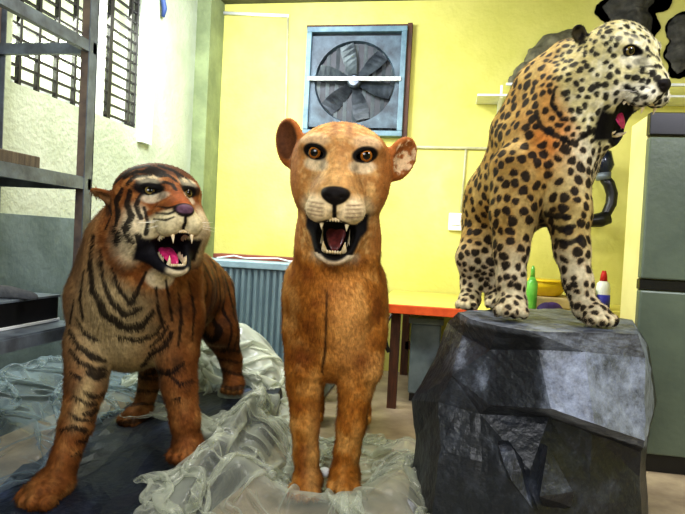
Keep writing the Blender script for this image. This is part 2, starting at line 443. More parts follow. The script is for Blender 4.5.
m_steel = mat('grey_painted_steel', (126, 138, 150), (92, 98, 108), rough=.4, metal=.3, scale=9, c3=(142, 150, 170), bump=.2)
m_rust = mat('brown_worn_steel', (128, 112, 98), (90, 80, 78), rough=.5, metal=.2, scale=12)
m_black = mat('black_plastic', (22, 22, 24), (14, 14, 16), rough=.35, scale=20)
m_wood = mat('weathered_wood', (104, 92, 76), (72, 62, 52), rough=.7, scale=6, stretch=(1, 8, 1), bump=.3)
m_brown = mat('dark_brown_wood', (92, 52, 28), (58, 34, 20), rough=.6, scale=8, stretch=(6, 1, 1), bump=.3)

struct('floor', MB().box((-2.3, -1.2, -.06), (2.6, BY + .12, 0)), m_floor)
struct('ceiling', MB().box((-2.3, -1.2, CZ), (2.6, BY + .12, CZ + .06)), m_ceil)
struct('wall_back', MB().box((-2.3, BY, 0), (2.6, BY + .1, CZ)), m_wall_b)
struct('wall_right', MB().box((2.5, -1.2, 0), (2.6, BY, CZ)), m_wall_b)
struct('wall_front', MB().box((-2.3, -1.2, 0), (2.5, -1.1, CZ)), m_wall_l)
wy0, wy1, wz0, wz1 = 2.47, 3.60, 1.66, 2.72
mb = MB(); T = .16
mb.box((WX - T, -1.1, 0), (WX, BY, wz0)); mb.box((WX - T, -1.1, wz1), (WX, BY, CZ)); mb.box((WX - T, -1.1, wz0), (WX, wy0, wz1)); mb.box((WX - T, wy1, wz0), (WX, BY, wz1))
struct('wall_left', mb, m_wall_l)
struct('trim_1', MB().box((WX, -1.1, 0), (WX + .006, 4.43, 1.05)), m_dado)
struct('trim_2', MB().box((WX, 4.43, 0), (-1.925, BY, CZ)), m_pil)
struct('trim_3', MB().box((WX, wy1 + .01, wz0 - .08), (WX + .03, wy1 + .15, wz1 + .1)), m_white)
# window
win = empty('window_1', (WX - .08, (wy0 + wy1) / 2, wz0), None, None); tag(win, kind='structure')
fr = MB(); fx0, fx1 = WX - .11, WX - .05
fr.box((fx0, wy0, wz0), (fx1, wy1, wz0 + .03)); fr.box((fx0, wy0, wz1 - .04), (fx1, wy1, wz1)); fr.box((fx0, wy0, wz0), (fx1, wy0 + .04, wz1)); fr.box((fx0, wy1 - .03, wz0), (fx1, wy1, wz1))
fr.box((fx0 - .01, 3.14, wz0), (WX - .005, 3.225, wz1)); fr.build('window_frame', m_white, win)
def rod(a, b, r): return MB().tube([a, b], r, 8)
mb = MB()
for i in range(17):
    z = wz0 + .02 + i * .064
    mb.box((WX - .026, wy0, z), (WX - .012, wy1, z + .012))
for y in (2.53, 2.66, 2.80, 2.95, 3.08, 3.27, 3.29, 3.50, 3.57):
    mb.box((WX - .03, y, wz0), (WX - .008, y + .018, wz1))
mb.build('window_grille', m_iron, win)
m_glass, nt, b = new_mat('dusty_window_glass'); b.inputs['Base Color'].default_value = L4((225, 235, 200)); b.inputs['Transmission Weight'].default_value = .7; b.inputs['Roughness'].default_value = .35; b.inputs['Alpha'].default_value = .55
MB().box((WX - .084, wy0 + .03, wz0 + .02), (WX - .080, wy1 - .03, wz1 - .03)).build('window_pane', m_glass, win)
# blue strap hung at the window
mb = MB(); a = on(163, 0, 0, WX + .02); bq = on(163, 17, 0, WX + .02)
mb.tube([a + (0, 0, .1), a, (a + bq) / 2 + (0.01, 0, 0), bq], [.016, .018, .02, .012], 8)
tag(mb.build('hanging_strap', mat('blue_strap', (70, 96, 150), (50, 70, 120)), None, True), 'short blue strap hanging on the white wall right of the grilled window', 'strap')

# ---- exhaust fan in the back wall
q = [on(308, 28, 1, BY - .05), on(408, 25, 1, BY - .05), on(405, 137, 1, BY - .05), on(308, 137, 1, BY - .05)]
fx0, fx1, fz0, fz1 = q[0][0], q[1][0], q[2][2], q[0][2]
m_fanf = mat('pale_blue_metal', (112, 142, 156), (84, 112, 128), rough=.4, scale=12, c3=(140, 166, 178)); m_fan = mat('grey_fan_blade', (84, 92, 100), (40, 46, 54), rough=.3, metal=.5, scale=10)
m_dark = mat('dark_fan_housing', (34, 42, 52), (18, 22, 30), rough=.5, scale=14, c3=(70, 84, 96))
fan = empty('exhaust_fan', ((fx0 + fx1) / 2, BY - .03, fz0), 'square exhaust fan with pale blue metal frame set in yellow wall', 'fan')
cx, cz, yy = (fx0 + fx1) / 2, (fz0 + fz1) / 2, BY - .005
fr = MB(); w_ = .042
for a, b_ in (((fx0, fz0), (fx1, fz0 + w_)), ((fx0, fz1 - w_), (fx1, fz1)), ((fx0, fz0 + w_), (fx0 + w_, fz1 - w_)), ((fx1 - w_, fz0 + w_), (fx1, fz1 - w_))):
    fr.box((a[0], BY - .08, a[1]), (b_[0], BY, b_[1]))
fr.build('frame', m_fanf, fan, bev=.005)
MB().box((fx0 + .02, BY - .006, fz0 + .02), (fx1 - .02, BY - .0005, fz1 - .02)).build('back_panel', m_dark, fan)
m_slat = mat('pale_louvre', (104, 114, 118), (50, 58, 64), rough=.5, scale=6)
mb = MB()
for i in range(9):
    x = fx0 + .1 + i * (fx1 - fx0 - .2) / 8
    mb.hexa([(x - .014, BY - .02, fz0 + .05), (x + .014, BY - .008, fz0 + .05), (x + .014, BY - .006, fz0 + .05), (x - .014, BY - .018, fz0 + .05)] + [(x - .014, BY - .02, fz1 - .12), (x + .014, BY - .008, fz1 - .12), (x + .014, BY - .006, fz1 - .12), (x - .014, BY - .018, fz1 - .12)])
mb.build('louvre', m_slat, fan)
mb = MB(); R_ = (fx1 - fx0) / 2 - .075; n = 40
for k in range(n):
    a0, a1 = 2 * math.pi * k / n, 2 * math.pi * (k + 1) / n
    def cc(a, r, y): return (cx + r * math.cos(a), y, cz + r * math.sin(a))
    def sq(a):
        s = max(abs(math.cos(a)), abs(math.sin(a))); L = (fx1 - fx0) / 2 - w_ + .004; return (cx + L * math.cos(a) / s, BY - .05, cz + L * math.sin(a) / s)
    mb.poly([cc(a0, R_, BY - .05), cc(a1, R_, BY - .05), sq(a1), sq(a0)]); mb.poly([cc(a0, R_, BY - .05), cc(a1, R_, BY - .05), cc(a1, R_ - .01, BY - .01), cc(a0, R_ - .01, BY - .01)])
bmesh.ops.remove_doubles(mb.bm, verts=mb.bm.verts, dist=1e-5); mb.build('shroud', mat('dark_blue_shroud', (84, 104, 118), (44, 56, 68), rough=.5, scale=9, c3=(120, 140, 150)), fan)  # dark grey-blue ring round the blades
for k in range(6):
    a = math.radians(90 + 15 + 60 * k); mb = MB(); u_ = np.array([math.cos(a), 0, math.sin(a)]); s_ = np.array([-math.sin(a), 0, math.cos(a)]); c0 = np.array([cx, BY - .035, cz])
    rows = []
    for t in range(7):
        r = .05 + (R_ - .07) * t / 6; wd = .03 + .035 * math.sin(t / 6 * 2.2); tw = .5 - .25 * t / 6
        e = s_ * math.cos(tw) + np.array([0, 1, 0]) * math.sin(tw)
        rows.append((c0 + u_ * r - e * wd, c0 + u_ * r + e * wd, c0 + u_ * r + e * wd + (0, -.003, 0), c0 + u_ * r - e * wd + (0, -.003, 0)))
    for p_, q_ in zip(rows[:-1], rows[1:]):
        for i in range(4): mb.poly([p_[i], p_[(i + 1) % 4], q_[(i + 1) % 4], q_[i]])
    mb.poly(rows[0]); mb.poly(rows[-1][::-1]); bmesh.ops.remove_doubles(mb.bm, verts=mb.bm.verts, dist=1e-5); mb.build('fan_blade', m_fan, fan)
MB().tube([(cx, BY - .09, cz), (cx, BY - .08, cz), (cx, BY - .02, cz)], [.04, .055, .06], 20).build('hub', m_fan, fan, bev=.004)
MB().box((fx0 + .03, BY - .095, cz - .0), (fx1 - .03, BY - .075, cz + .028)).build('cross_bar', m_white, fan)
mb = MB(); mb.box((fx1, BY - .055, fz0 - .02), (fx1 + .035, BY, fz1 + .03)); mb.box((fx0 - .01, BY - .05, fz1), (fx1 + .035, BY, fz1 + .022)); mb.build('wooden_surround', m_brown, fan)

# ---- pipes, socket
m_pipe = mat('painted_conduit', (206, 204, 168), (176, 174, 140), rough=.5, scale=10)
def pipe(pts, label, r=.012, m=m_pipe):
    o = MB().tube([on(u, v, 1, BY - r) for u, v in pts], r, 10).build('conduit_pipe', m, None, True); tag(o, label, 'pipe')
pipe([(412, 147), (440, 147.6), (560, 150)], 'thin horizontal conduit running right from the exhaust fan toward the leopard')
pipe([(466, 149), (461, 212)], 'thin vertical conduit dropping to the white socket box', .009)
pipe([(288, 17), (285, 150)], 'thin vertical conduit left of the exhaust fan', .009)
pipe([(222, 13), (289, 16)], 'pale horizontal conduit high on the wall beside the corner pillar', .014, m_white)
a, b_ = on(449, 213, 1, BY), on(462, 231, 1, BY)
sk = empty('socket_box', ((a[0] + b_[0]) / 2, BY, b_[2]), 'small white electric socket box on yellow wall left of the leopard', 'socket')
MB().box((a[0], BY - .035, b_[2]), (b_[0], BY, a[2]), .006).build('box', m_white, sk)
MB().box((a[0] + .02, BY - .045, b_[2] + .04), (b_[0] - .02, BY - .033, a[2] - .04), .003).build('rocker', m_white, sk)

# ---- wall shelf with rocky lumps
sh = empty('wall_shelf', (.9, 4.5, 2.06), 'long white shelf high on the back wall behind the leopard', 'shelf')
MB().box((.13, 4.44, 2.096), (2.1, BY - .001, 2.112)).build('board', m_white, sh, bev=.003)
MB().box((.33, 4.5, 2.19), (2.1, 4.52, 2.207)).build('rail', m_white, sh)
for x in (.3, 1.0, 1.9):
    MB().box((x - .008, 4.5, 2.112), (x + .008, 4.52, 2.19)).build('rail_post', m_white, sh); MB().hexa([(x - .012, 4.46, 2.096), (x + .012, 4.46, 2.096), (x + .012, BY, 2.096), (x - .012, BY, 2.096), (x - .012, 4.46, 2.09), (x + .012, 4.46, 2.09), (x + .012, BY, 2.0), (x - .012, BY, 2.0)]).build('bracket', m_white, sh)
def lump(name, pts, m, label, cat, h=.012, amp=.03, seed=0, zmin=2.113):
    q = [(P(u, v, d), r * d / FPX) for u, v, d, r in pts]; lo = np.min([p - r for p, r in q], 0) - .08; hi = np.max([p + r for p, r in q], 0) + .08
    B = Field(lo, hi, h)
    for p, r in q: B.ell(p, (r, r * .9, r * .85), None, .03)
    V, Q = B.mesh(); N = vnormals(V, Q)
    V = V + N * ((fbm(V, 9, 3, seed) - .5) * amp * 2 + (np.abs(fbm(V, 22, 2, seed + 7) - .5)) * amp)[:, None]; V[:, 2] = np.maximum(V[:, 2], zmin); V[:, 1] = np.minimum(V[:, 1], BY - .01)
    me = bpy.data.meshes.new(name); me.from_pydata(V.tolist(), [], Q.tolist()); me.materials.append(m); return tag(link(name, me, None, True), label, cat)
m_lump = mat('grey_rough_lump', (126, 122, 98), (84, 82, 66), rough=.8, scale=14, bump=.6, c3=(150, 146, 120)); m_lump2 = mat('dark_rough_lump', (84, 82, 76), (46, 46, 44), rough=.75, scale=12, bump=.7, c3=(116, 114, 104))
lump('artificial_rock', [(552, 48, 4.45, 16), (568, 44, 4.45, 15), (545, 62, 4.45, 20), (528, 74, 4.45, 14), (562, 70, 4.45, 22), (585, 70, 4.45, 18), (515, 82, 4.45, 8)], m_lump, 'grey rough artificial rock on the shelf left of the leopard head', 'rock')
lump('artificial_rock', [(610, 12, 4.45, 14), (630, 4, 4.45, 22), (650, 7, 4.45, 13), (628, 30, 4.45, 24), (624, 60, 4.45, 28), (615, 78, 4.45, 18)], m_lump2, 'dark rugged artificial rock on the shelf directly behind the leopard head', 'rock', seed=3)
lump('artificial_rock', [(684, 32, 4.35, 20), (682, 55, 4.35, 19), (698, 58, 4.35, 22), (707, 30, 4.35, 22), (676, 72, 4.35, 9)], m_lump2, 'dark rugged artificial rock at the right end of the high shelf', 'rock', seed=5)

# ---- curved black bracket on the wall
mb = MB(); D = 4.25
br = empty('curved_bracket', P(600, 222, D), 'black curved gooseneck bracket with a bulbous head behind the leopard chest', 'bracket')
mb.tube([P(u, v, D) for u, v in [(603, 176), (609, 184), (612, 194), (611, 204), (606, 214), (600, 220)]], [.036, .04, .04, .038, .034, .03], 14); mb.build('curved_neck', m_black, br, True)
MB().tube([P(u, v, D) for u, v in [(608, 217), (600, 220), (590, 221), (582, 220)]], [.05, .052, .045, .03], 14).build('clamp', m_black, br, True)
MB().tube([P(u, v, D) for u, v in [(596, 152), (601, 156), (603, 166), (602, 174)]], [.04, .075, .075, .05], 16).build('head', mat('blue_black_plastic', (32, 40, 60), (14, 18, 30), rough=.2), br, True)
MB().tube([P(u, v, D) for u, v in [(603, 173), (603.5, 180)]], [.055, .05], 16).build('collar', m_steel, br, True)
MB().tube([P(600, 221, D), P(600, 221, D) * (1, 0, 1) + (0, BY, 0)], .02, 10).build('wall_pin', m_black, br, True)

# ---- work table behind
TZ = .64; m_or = mat('orange_table_edge', (224, 98, 40), (196, 74, 26), rough=.45, scale=10); m_top = mat('pale_table_top', (222, 210, 112), (208, 196, 98), rough=.5, scale=8, bump=.2)
tb = empty('work_table', (.2, 4.0, 0), 'long low work table with orange-red edge behind the lioness and rock', 'table')
MB().box((-.42, 3.58, TZ - .035), (.86, 4.68, TZ)).build('table_top', m_top, tb); MB().box((-.43, 3.545, TZ - .05), (.87, 3.58, TZ + .003)).build('edge_strip', m_or, tb, bev=.004)
for x, y in ((-.33, 3.63), (.78, 3.63), (-.33, 4.6), (.78, 4.6)): MB().box((x, y, 0), (x + .055, y + .055, TZ - .03)).build('leg', m_brown, tb)
MB().box((-.3, 4.6, .2), (.8, 4.63, .26)).build('rail', m_brown, tb)
# under the table
m_tin = mat('grey_blue_tin', (128, 142, 144), (98, 112, 116), rough=.45, metal=.2, scale=7)
st = empty('metal_bin', (-.12, 3.9, 0), 'grey blue metal bin standing under the orange table', 'bin')
MB().box((-.22, 3.85, .05), (-.03, 4.15, .50), .01).build('body', m_tin, st); MB().box((-.235, 3.835, .50), (-.015, 4.165, .54), .006).build('lid', m_tin, st); MB().box((-.21, 3.86, 0), (-.04, 4.14, .05)).build('plinth', m_black, st)
mb = MB()
mb.tube([on(u, v, 1, 3.53) for u, v in [(392, 314), (387, 322), (384, 334), (386, 346), (389, 352)]], [.008, .01, .012, .016, .012], 8)
tag(mb.build('power_cord', m_black, None, True), 'short black cord hanging from the orange table edge beside the lioness', 'cord')
lump('refuse_sack', [(462, 360, 3.7, 20), (468, 345, 3.7, 18), (460, 385, 3.7, 22)], mat('black_sack', (24, 24, 26), (12, 12, 14), rough=.3, bump=.8), 'black bulging sack under the table left of the big rock', 'sack', zmin=.002, seed=8)
# things on the table
m_yel = mat('yellow_enamel', (236, 206, 40), (214, 178, 24), rough=.4); m_gr = mat('green_bottle', (120, 190, 90), (84, 160, 66), rough=.2)
def lathe(name, x, y, z, prof, m, parent=None, seg=24):
    mb = MB(); mb.tube([(x, y, z + h) for h, r in prof], [r for h, r in prof], seg); return mb.build(name, m, parent, True)
bw = empty('basin', (.62, 4.15, TZ), 'yellow plastic basin standing on the table between the leopard forelegs', 'basin')
lathe('bowl', .63, 4.15, TZ + .07, [(0, .08), (.01, .1), (.06, .135), (.1, .15), (.1, .14), (.05, .12)], m_yel, bw); lathe('rim', .63, 4.15, TZ + .165, [(0, .15), (.006, .157), (.012, .15)], m_yel, bw)
ct = MB().box((.46, 3.98, TZ + .001), (.82, 4.38, TZ + .07), .01).build('cardboard_box', mat('beige_card', (196, 178, 134), (170, 152, 112), rough=.8)); tag(ct, 'flat beige cardboard box under the yellow basin', 'box')
gb = empty('squeeze_bottle', (.515, 3.9, TZ), 'slim green bottle on the table in front of the yellow basin', 'bottle')
lathe('bottle_body', .515, 3.9, TZ + .001, [(0, .03), (.01, .034), (.16, .034), (.2, .014)], m_gr, gb); lathe('cap', .515, 3.9, TZ + .2, [(0, .014), (.05, .012), (.07, .005)], m_gr, gb)
m_pur = mat('purple_cloth', (72, 44, 110), (46, 28, 78), rough=.8, bump=.6)
lump('folded_cloth', [(545, 311, 3.68, 8), (552, 310, 3.68, 9), (558, 312, 3.68, 6)], m_pur, 'crumpled purple cloth on the table front between the leopard forelegs', 'cloth', h=.008, amp=.012, zmin=TZ + .002, seed=11)
bt = empty('glue_bottle', (1.0, 4.2, 0), 'white bottle with red cap and blue label right of the leopard', 'bottle')
# a side stand so that the bottle has something under it
sd = empty('side_stand', (1.02, 4.3, 0), 'narrow pale stand against the wall between rock and refrigerator', 'stand')
MB().box((.89, 4.1, TZ - .04), (1.25, 4.68, TZ - .002)).build('top', m_top, sd)
for x in (.9, 1.2):
    for y in (4.12, 4.62): MB().box((x, y, 0), (x + .04, y + .04, TZ - .04)).build('leg', m_brown, sd)
bx, by = 1.01, 4.22
lathe('bottle_body', bx, by, TZ, [(0, .042), (.01, .046), (.13, .046), (.17, .04), (.19, .02)], m_white, bt); lathe('label', bx, by, TZ + .012, [(0, .047), (.085, .047)], mat('blue_label', (52, 52, 170), (36, 36, 140)), bt)
lathe('cap', bx, by, TZ + .185, [(0, .024), (.04, .02), (.07, .012)], mat('red_cap', (206, 40, 36), (176, 24, 22)), bt)
bt.location = (bx, by, TZ)
for ch in bt.children: ch.location = (-bx, -by, -TZ)
tag(lathe('jar', .935, 4.2, TZ, [(0, .03), (.008, .034), (.1, .034), (.13, .024)], mat('pale_green_jar', (196, 214, 130), (172, 194, 108))), 'small pale green jar left of the white red-capped bottle', 'jar')

# ---- refrigerator
m_fr = mat('grey_green_enamel', (98, 110, 96), (80, 92, 82), rough=.4, scale=2.5, bump=.15, c3=(116, 126, 112)); m_edge = mat('pale_door_edge', (170, 178, 168), (150, 158, 148), rough=.3)
rf = empty('refrigerator', (1.3, 3.4, 0), 'tall grey-green two-door steel refrigerator with black bands at right edge', 'refrigerator')
FX0, FX1, FY = .875, 1.62, 2.98
MB().box((FX0 + .004, FY + .056, .0), (FX1 - .01, 3.30, 1.668), .006).build('body', mat('cream_enamel', (226, 220, 160), (214, 206, 140), rough=.5, scale=3), rf)
for z0, z1 in ((.085, .845), (.90, 1.555)):
    dr = MB().box((FX0, FY, z0), (FX1, FY + .055, z1), .008).build('door', m_fr, rf)
    MB().box((FX1 - .09, FY - .04, z0 + .2), (FX1 - .06, FY - .015, z0 + .45), .005).build('door_handle', m_edge, dr)
    MB().box((FX1 - .085, FY - .02, z0 + .22), (FX1 - .065, FY + .002, z0 + .25)).build('handle_mount', m_edge, dr)
MB().box((FX0, FY + .01, 1.567), (FX1, FY + .06, 1.67), .004).build('top_panel', m_black, rf)
MB().box((FX0 + .01, FY + .02, .0), (FX1, FY + .06, .083), .004).build('plinth', m_black, rf)
MB().box((FX0 + .0, FY + .015, .85), (FX1, FY + .058, .895)).build('middle_band', m_black, rf)

# ---- corrugated cabinet
m_cab = mat('blue_grey_metal', (140, 162, 172), (112, 134, 146), rough=.4, metal=.25, scale=5, stretch=(3, 3, .4), c3=(158, 180, 188), bump=.15)
cb = empty('metal_cabinet', (-1.2, 3.9, 0), 'low blue grey ribbed metal cabinet between the tiger and the lioness', 'cabinet')
CX0, CX1, CY, CH = -1.62, -.72, 3.6, .845
MB().box((CX0 + .01, CY + .02, .02), (CX1 - .01, 4.35, CH - .03)).build('body', m_cab, cb)
mb = MB(); nrib = 22; wv = (CX1 - CX0) / nrib
for i in range(nrib):
    x = CX0 + i * wv; z0, z1 = .03, CH - .05
    mb.hexa([(x + .003, CY + .02, z0), (x + .012, CY, z0), (x + wv - .012, CY, z0), (x + wv - .003, CY + .02, z0), (x + .003, CY + .02, z1), (x + .012, CY, z1), (x + wv - .012, CY, z1), (x + wv - .003, CY + .02, z1)])
tag(mb.build('ribbed_front', m_cab, cb))
MB().box((CX0 - .01, CY - .012, CH - .045), (CX1 + .01, 4.36, CH), .006).build('lid', mat('pale_blue_lid', (164, 190, 202), (140, 166, 180), rough=.35, metal=.2), cb)
pk = MB().box((-1.58, 3.85, CH + .001), (-.78, 4.0, CH + .03), .003).build('plank', mat('red_brown_plank', (142, 74, 50), (104, 52, 36), rough=.7, scale=6, stretch=(1, 8, 1))); tag(pk, 'red-brown plank lying on top of the ribbed blue grey cabinet', 'plank')
mb = MB(); mb.tube([(-1.5 + .1 * i, 3.72 + .05 * math.sin(i * 1.9), CH + .006 + .02 * abs(math.sin(i * 1.3))) for i in range(8)], .005, 6)
tag(mb.build('electric_wire', m_white, None, True), 'loose white wire curling on the cabinet top in front of the plank', 'wire')

# ---- metal rack on the left
rk = empty('metal_rack', (-1.8, 1.6, 0), 'tall grey steel shelving rack at the left edge behind the tiger', 'rack')
RX0, RX1, RY0, RY1 = -1.985, -1.488, .95, 2.29
for x, y in ((RX0, RY0), (RX1, RY0), (RX0, RY1), (RX1, RY1)):
    sx = 1 if x == RX0 else -1; sy = 1 if y == RY0 else -1
    mb = MB(); mb.box((x, y, 0), (x + sx * .066, y + sy * .005, 2.35)); mb.box((x, y, 0), (x + sx * .005, y + sy * .055, 2.35)); mb.build('post', m_steel, rk)
    mb = MB(); mb.box((x + sx * .006, y + sy * .008, 0), (x + sx * .045, y + sy * .045, 2.34)); mb.build('post_flange', m_rust, rk)
for z, solid in ((1.765, False), (1.205, True), (.60, True)):
    mb = MB()
    for x in (RX0 + .002, RX1 - .027): mb.box((x, RY0, z - .045), (x + .025, RY1, z))
    for y in (RY0 + .005, RY1 - .03): mb.box((RX0, y, z - .045), (RX1, y + .022, z))
    mb.build('shelf_frame', m_steel, rk)
    if solid: MB().box((RX0 + .006, RY0 + .006, z), (RX1 - .006, RY1 - .006, z + .006)).build('shelf_panel', m_steel, rk)
bd = MB().box((-1.93, 1.2, 1.213), (-1.53, 2.02, 1.258), .004).build('wooden_board', m_wood); tag(bd, 'weathered wooden board lying on the middle rack shelf', 'board')
bk = empty('black_case', (-1.8, 1.9, .61), 'black box with silver rim on the lowest rack shelf beside the tiger', 'box')
MB().box((-1.98, 1.35, .608), (-1.60, 2.26, .71), .006).build('case_body', m_black, bk); MB().box((-1.985, 1.345, .608), (-1.595, 2.265, .62), .002).build('silver_rim', m_white, bk); MB().box((-1.985, 1.345, .708), (-1.595, 2.265, .718), .002).build('lid', m_steel, bk)
lump('work_glove', [(6, 293, 2.3, 7), (16, 294, 2.3, 6), (26, 296, 2.3, 6), (34, 298, 2.3, 4), (-6, 292, 2.3, 8)], mat('grey_cloth', (104, 106, 108), (70, 74, 80), rough=.9, bump=.7), 'crumpled grey work glove on top of the black box', 'glove', h=.006, amp=.008, zmin=.719, seed=14)

# ================================================================== ROCKS
def rock(name, rings, m, label, cat, cuts=3, amp=.008, light=None, sc=12, seed=0, extra=None):
    bm = bmesh.new(); R = [[bm.verts.new(Vector(p)) for p in r] for r in rings]; n = len(R[0]); rng = random.Random(seed)
    for a, b in zip(R[:-1], R[1:]):
        for i in range(n):
            j = (i + 1) % n
            if rng.random() < .5: bm.faces.new([a[i], a[j], b[j]]); bm.faces.new([a[i], b[j], b[i]])
            else: bm.faces.new([a[i], a[j], b[i]]); bm.faces.new([a[j], b[j], b[i]])
    c = bm.verts.new(sum((v.co for v in R[0]), Vector()) / n)
    for i in range(n): bm.faces.new([c, R[0][(i + 1) % n], R[0][i]])
    bm.faces.new(R[-1])
    if extra:
        for pts in extra:
            vs = [bm.verts.new(Vector(p)) for p in pts]; bmesh.ops.convex_hull(bm, input=vs)
    bmesh.ops.triangulate(bm, faces=bm.faces); bmesh.ops.recalc_face_normals(bm, faces=bm.faces)
    bmesh.ops.subdivide_edges(bm, edges=bm.edges, cuts=cuts, use_grid_fill=True); bmesh.ops.triangulate(bm, faces=bm.faces)
    bmesh.ops.subdivide_edges(bm, edges=bm.edges, cuts=1, use_grid_fill=True); bmesh.ops.triangulate(bm, faces=bm.faces)
    bm.normal_update(); V = np.array([v.co for v in bm.verts]); N = np.array([v.normal for v in bm.verts])
    dsp = (fbm(V, sc, 3, seed) - .5) * amp * 2 + (np.abs(fbm(V, sc * 3, 2, seed + 5) - .5) - .1) * amp * 1.2
    for v, p, q, s_ in zip(bm.verts, V, N, dsp): v.co = Vector(p + q * s_)
    me = bpy.data.meshes.new(name); bm.to_mesh(me); bm.free(); me.materials.append(m)
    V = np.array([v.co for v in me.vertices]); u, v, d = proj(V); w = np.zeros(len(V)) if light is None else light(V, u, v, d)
    at = me.color_attributes.new('worn_lit', 'FLOAT_COLOR', 'POINT'); at.data.foreach_set('color', np.stack([w, w, w, np.ones(len(V))], 1).astype(np.float32).ravel())
    return tag(link(name, me), label, cat)
def rock_mat(name, dark, light_):
    m, nt, b = new_mat(name); tc = nd(nt, 'ShaderNodeTexCoord'); n = nd(nt, 'ShaderNodeTexNoise', Scale=11., Detail=9., Roughness=.78); nt.links.new(tc.outputs['Object'], n.inputs['Vector'])
    a = nd(nt, 'ShaderNodeAttribute'); a.attribute_name = 'worn_lit'; ad = nd(nt, 'ShaderNodeMath', operation='MULTIPLY_ADD'); nt.links.new(a.outputs['Fac'], ad.inputs[0]); ad.inputs[1].default_value = .34; nt.links.new(n.outputs[0], ad.inputs[2])
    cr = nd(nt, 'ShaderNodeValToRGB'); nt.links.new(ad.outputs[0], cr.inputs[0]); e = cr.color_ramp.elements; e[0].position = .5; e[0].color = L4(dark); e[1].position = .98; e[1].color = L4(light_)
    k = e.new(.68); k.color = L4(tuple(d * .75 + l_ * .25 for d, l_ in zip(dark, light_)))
    nt.links.new(cr.outputs[0], b.inputs['Base Color']); b.inputs['Roughness'].default_value = .42; b.inputs['Specular IOR Level'].default_value = .6
    n2 = nd(nt, 'ShaderNodeTexNoise', Scale=45., Detail=6.); nt.links.new(tc.outputs['Object'], n2.inputs['Vector']); bp = nd(nt, 'ShaderNodeBump', Strength=.5, Distance=.01); nt.links.new(n2.outputs[0], bp.inputs['Height']); nt.links.new(bp.outputs[0], b.inputs['Normal'])
    return m
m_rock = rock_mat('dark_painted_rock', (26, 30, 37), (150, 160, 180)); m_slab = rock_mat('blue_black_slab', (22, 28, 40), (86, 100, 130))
RZ = .762
top = [on(458, 312, 2, RZ), on(470, 319, 2, RZ), on(498, 326, 2, RZ), on(529, 331, 2, RZ), on(580, 333, 2, RZ), on(638, 334, 2, RZ), on(632, 320, 2, RZ), on(560, 309, 2, RZ), on(500, 308, 2, RZ)]
r1 = [P(447, 322, 2.42), P(462, 335, 2.14), P(490, 350, 2.0), P(538, 350, 1.87), P(585, 352, 1.83), P(645, 358, 1.9), P(648, 345, 2.3), P(560, 330, 2.7), P(485, 330, 2.7)]
r2 = [P(436, 356, 2.38), P(452, 376, 2.08), P(491, 405, 1.95), P(551, 409, 1.80), P(594, 423, 1.76), P(645, 441, 1.86), P(657, 400, 2.3), P(560, 390, 2.7), P(470, 380, 2.7)]
r3 = [P(412, 400, 2.35), P(438, 402, 2.12), P(480, 414, 2.02), P(549, 418, 1.93), P(592, 433, 1.92), P(641, 452, 1.95), P(650, 430, 2.3), P(560, 420, 2.7), P(440, 420, 2.65)]
r4 = [P(416, 440, 2.33), P(440, 450, 2.05), P(482, 462, 1.97), P(530, 470, 1.86), P(590, 480, 1.90), P(640, 478, 1.97), P(646, 462, 2.3), P(560, 450, 2.7), P(440, 450, 2.6)]
def fl(p, dx=0): p = np.array(p); p[2] = .0; return p
r5 = [fl(p) + e for p, e in zip(r4, [(-.02, 0, 0), (-.02, -.03, 0), (0, -.04, 0), (0, -.05, 0), (0, -.04, 0), (.02, -.03, 0), (.02, 0, 0), (0, 0, 0), (-.02, 0, 0)])]
def worn_lit(V, u, v, d):  # worn paint plus light from above-right, painted on facets and top
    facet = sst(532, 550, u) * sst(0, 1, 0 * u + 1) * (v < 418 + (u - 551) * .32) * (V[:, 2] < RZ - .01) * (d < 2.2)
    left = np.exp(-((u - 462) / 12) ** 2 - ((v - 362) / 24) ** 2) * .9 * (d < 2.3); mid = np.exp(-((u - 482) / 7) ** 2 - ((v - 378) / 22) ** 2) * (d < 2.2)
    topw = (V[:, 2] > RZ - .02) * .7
    low = (np.exp(-((u - 505) / 9) ** 2 - ((v - 458) / 22) ** 2) + np.exp(-((u - 530) / 10) ** 2 - ((v - 492) / 14) ** 2) + np.exp(-((u - 558) / 14) ** 2 - ((v - 490) / 10) ** 2)) * .5 * (d < 2.1)  # highlights painted on the lower spur facets
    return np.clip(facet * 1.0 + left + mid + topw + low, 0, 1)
ex = [[P(496, 434, 2.0), P(504, 434, 2.0), P(500, 452, 1.88), P(514, 450, 1.86), P(512, 482, 1.82), P(532, 508, 1.80), P(545, 512, 1.92), P(500, 470, 2.05), P(536, 480, 1.95)],
      [P(531, 440, 1.98), P(548, 446, 1.86), P(552, 470, 1.84), P(574, 492, 1.83), P(572, 508, 1.86), P(540, 496, 1.80), P(546, 512, 1.9), P(535, 470, 1.95), P(575, 500, 1.98)]]
rock('faceted_rock', [top, r1, r2, r3, r4, r5], m_rock, 'tall dark faceted artificial rock pedestal carrying the leopard', 'rock', light=worn_lit, extra=ex, seed=4, amp=.007)
for i, e in enumerate(ex):
    pass
s0 = [(-1.48, 1.66, .045), (-1.15, 1.60, .05), (-.84, 1.95, .10), (-.78, 2.45, .15), (-.84, 3.05, .21), (-1.45, 3.02, .16), (-1.6, 2.5, .10), (-1.58, 2.0, .06)]
s1 = [(x + (.03 if x > -1.2 else -.03), y + (.03 if y > 2.4 else -.03), 0) for x, y, z in s0]
rock('rock_slab', [[np.array(p) for p in s0], [np.array(p) for p in s1]], m_slab, 'low blue-black rock slab under the tiger', 'rock', amp=.03, sc=7, seed=9, light=lambda V, u, v, d: sst(.55, .8, fbm(V, 6, 2, 4)) * .9)

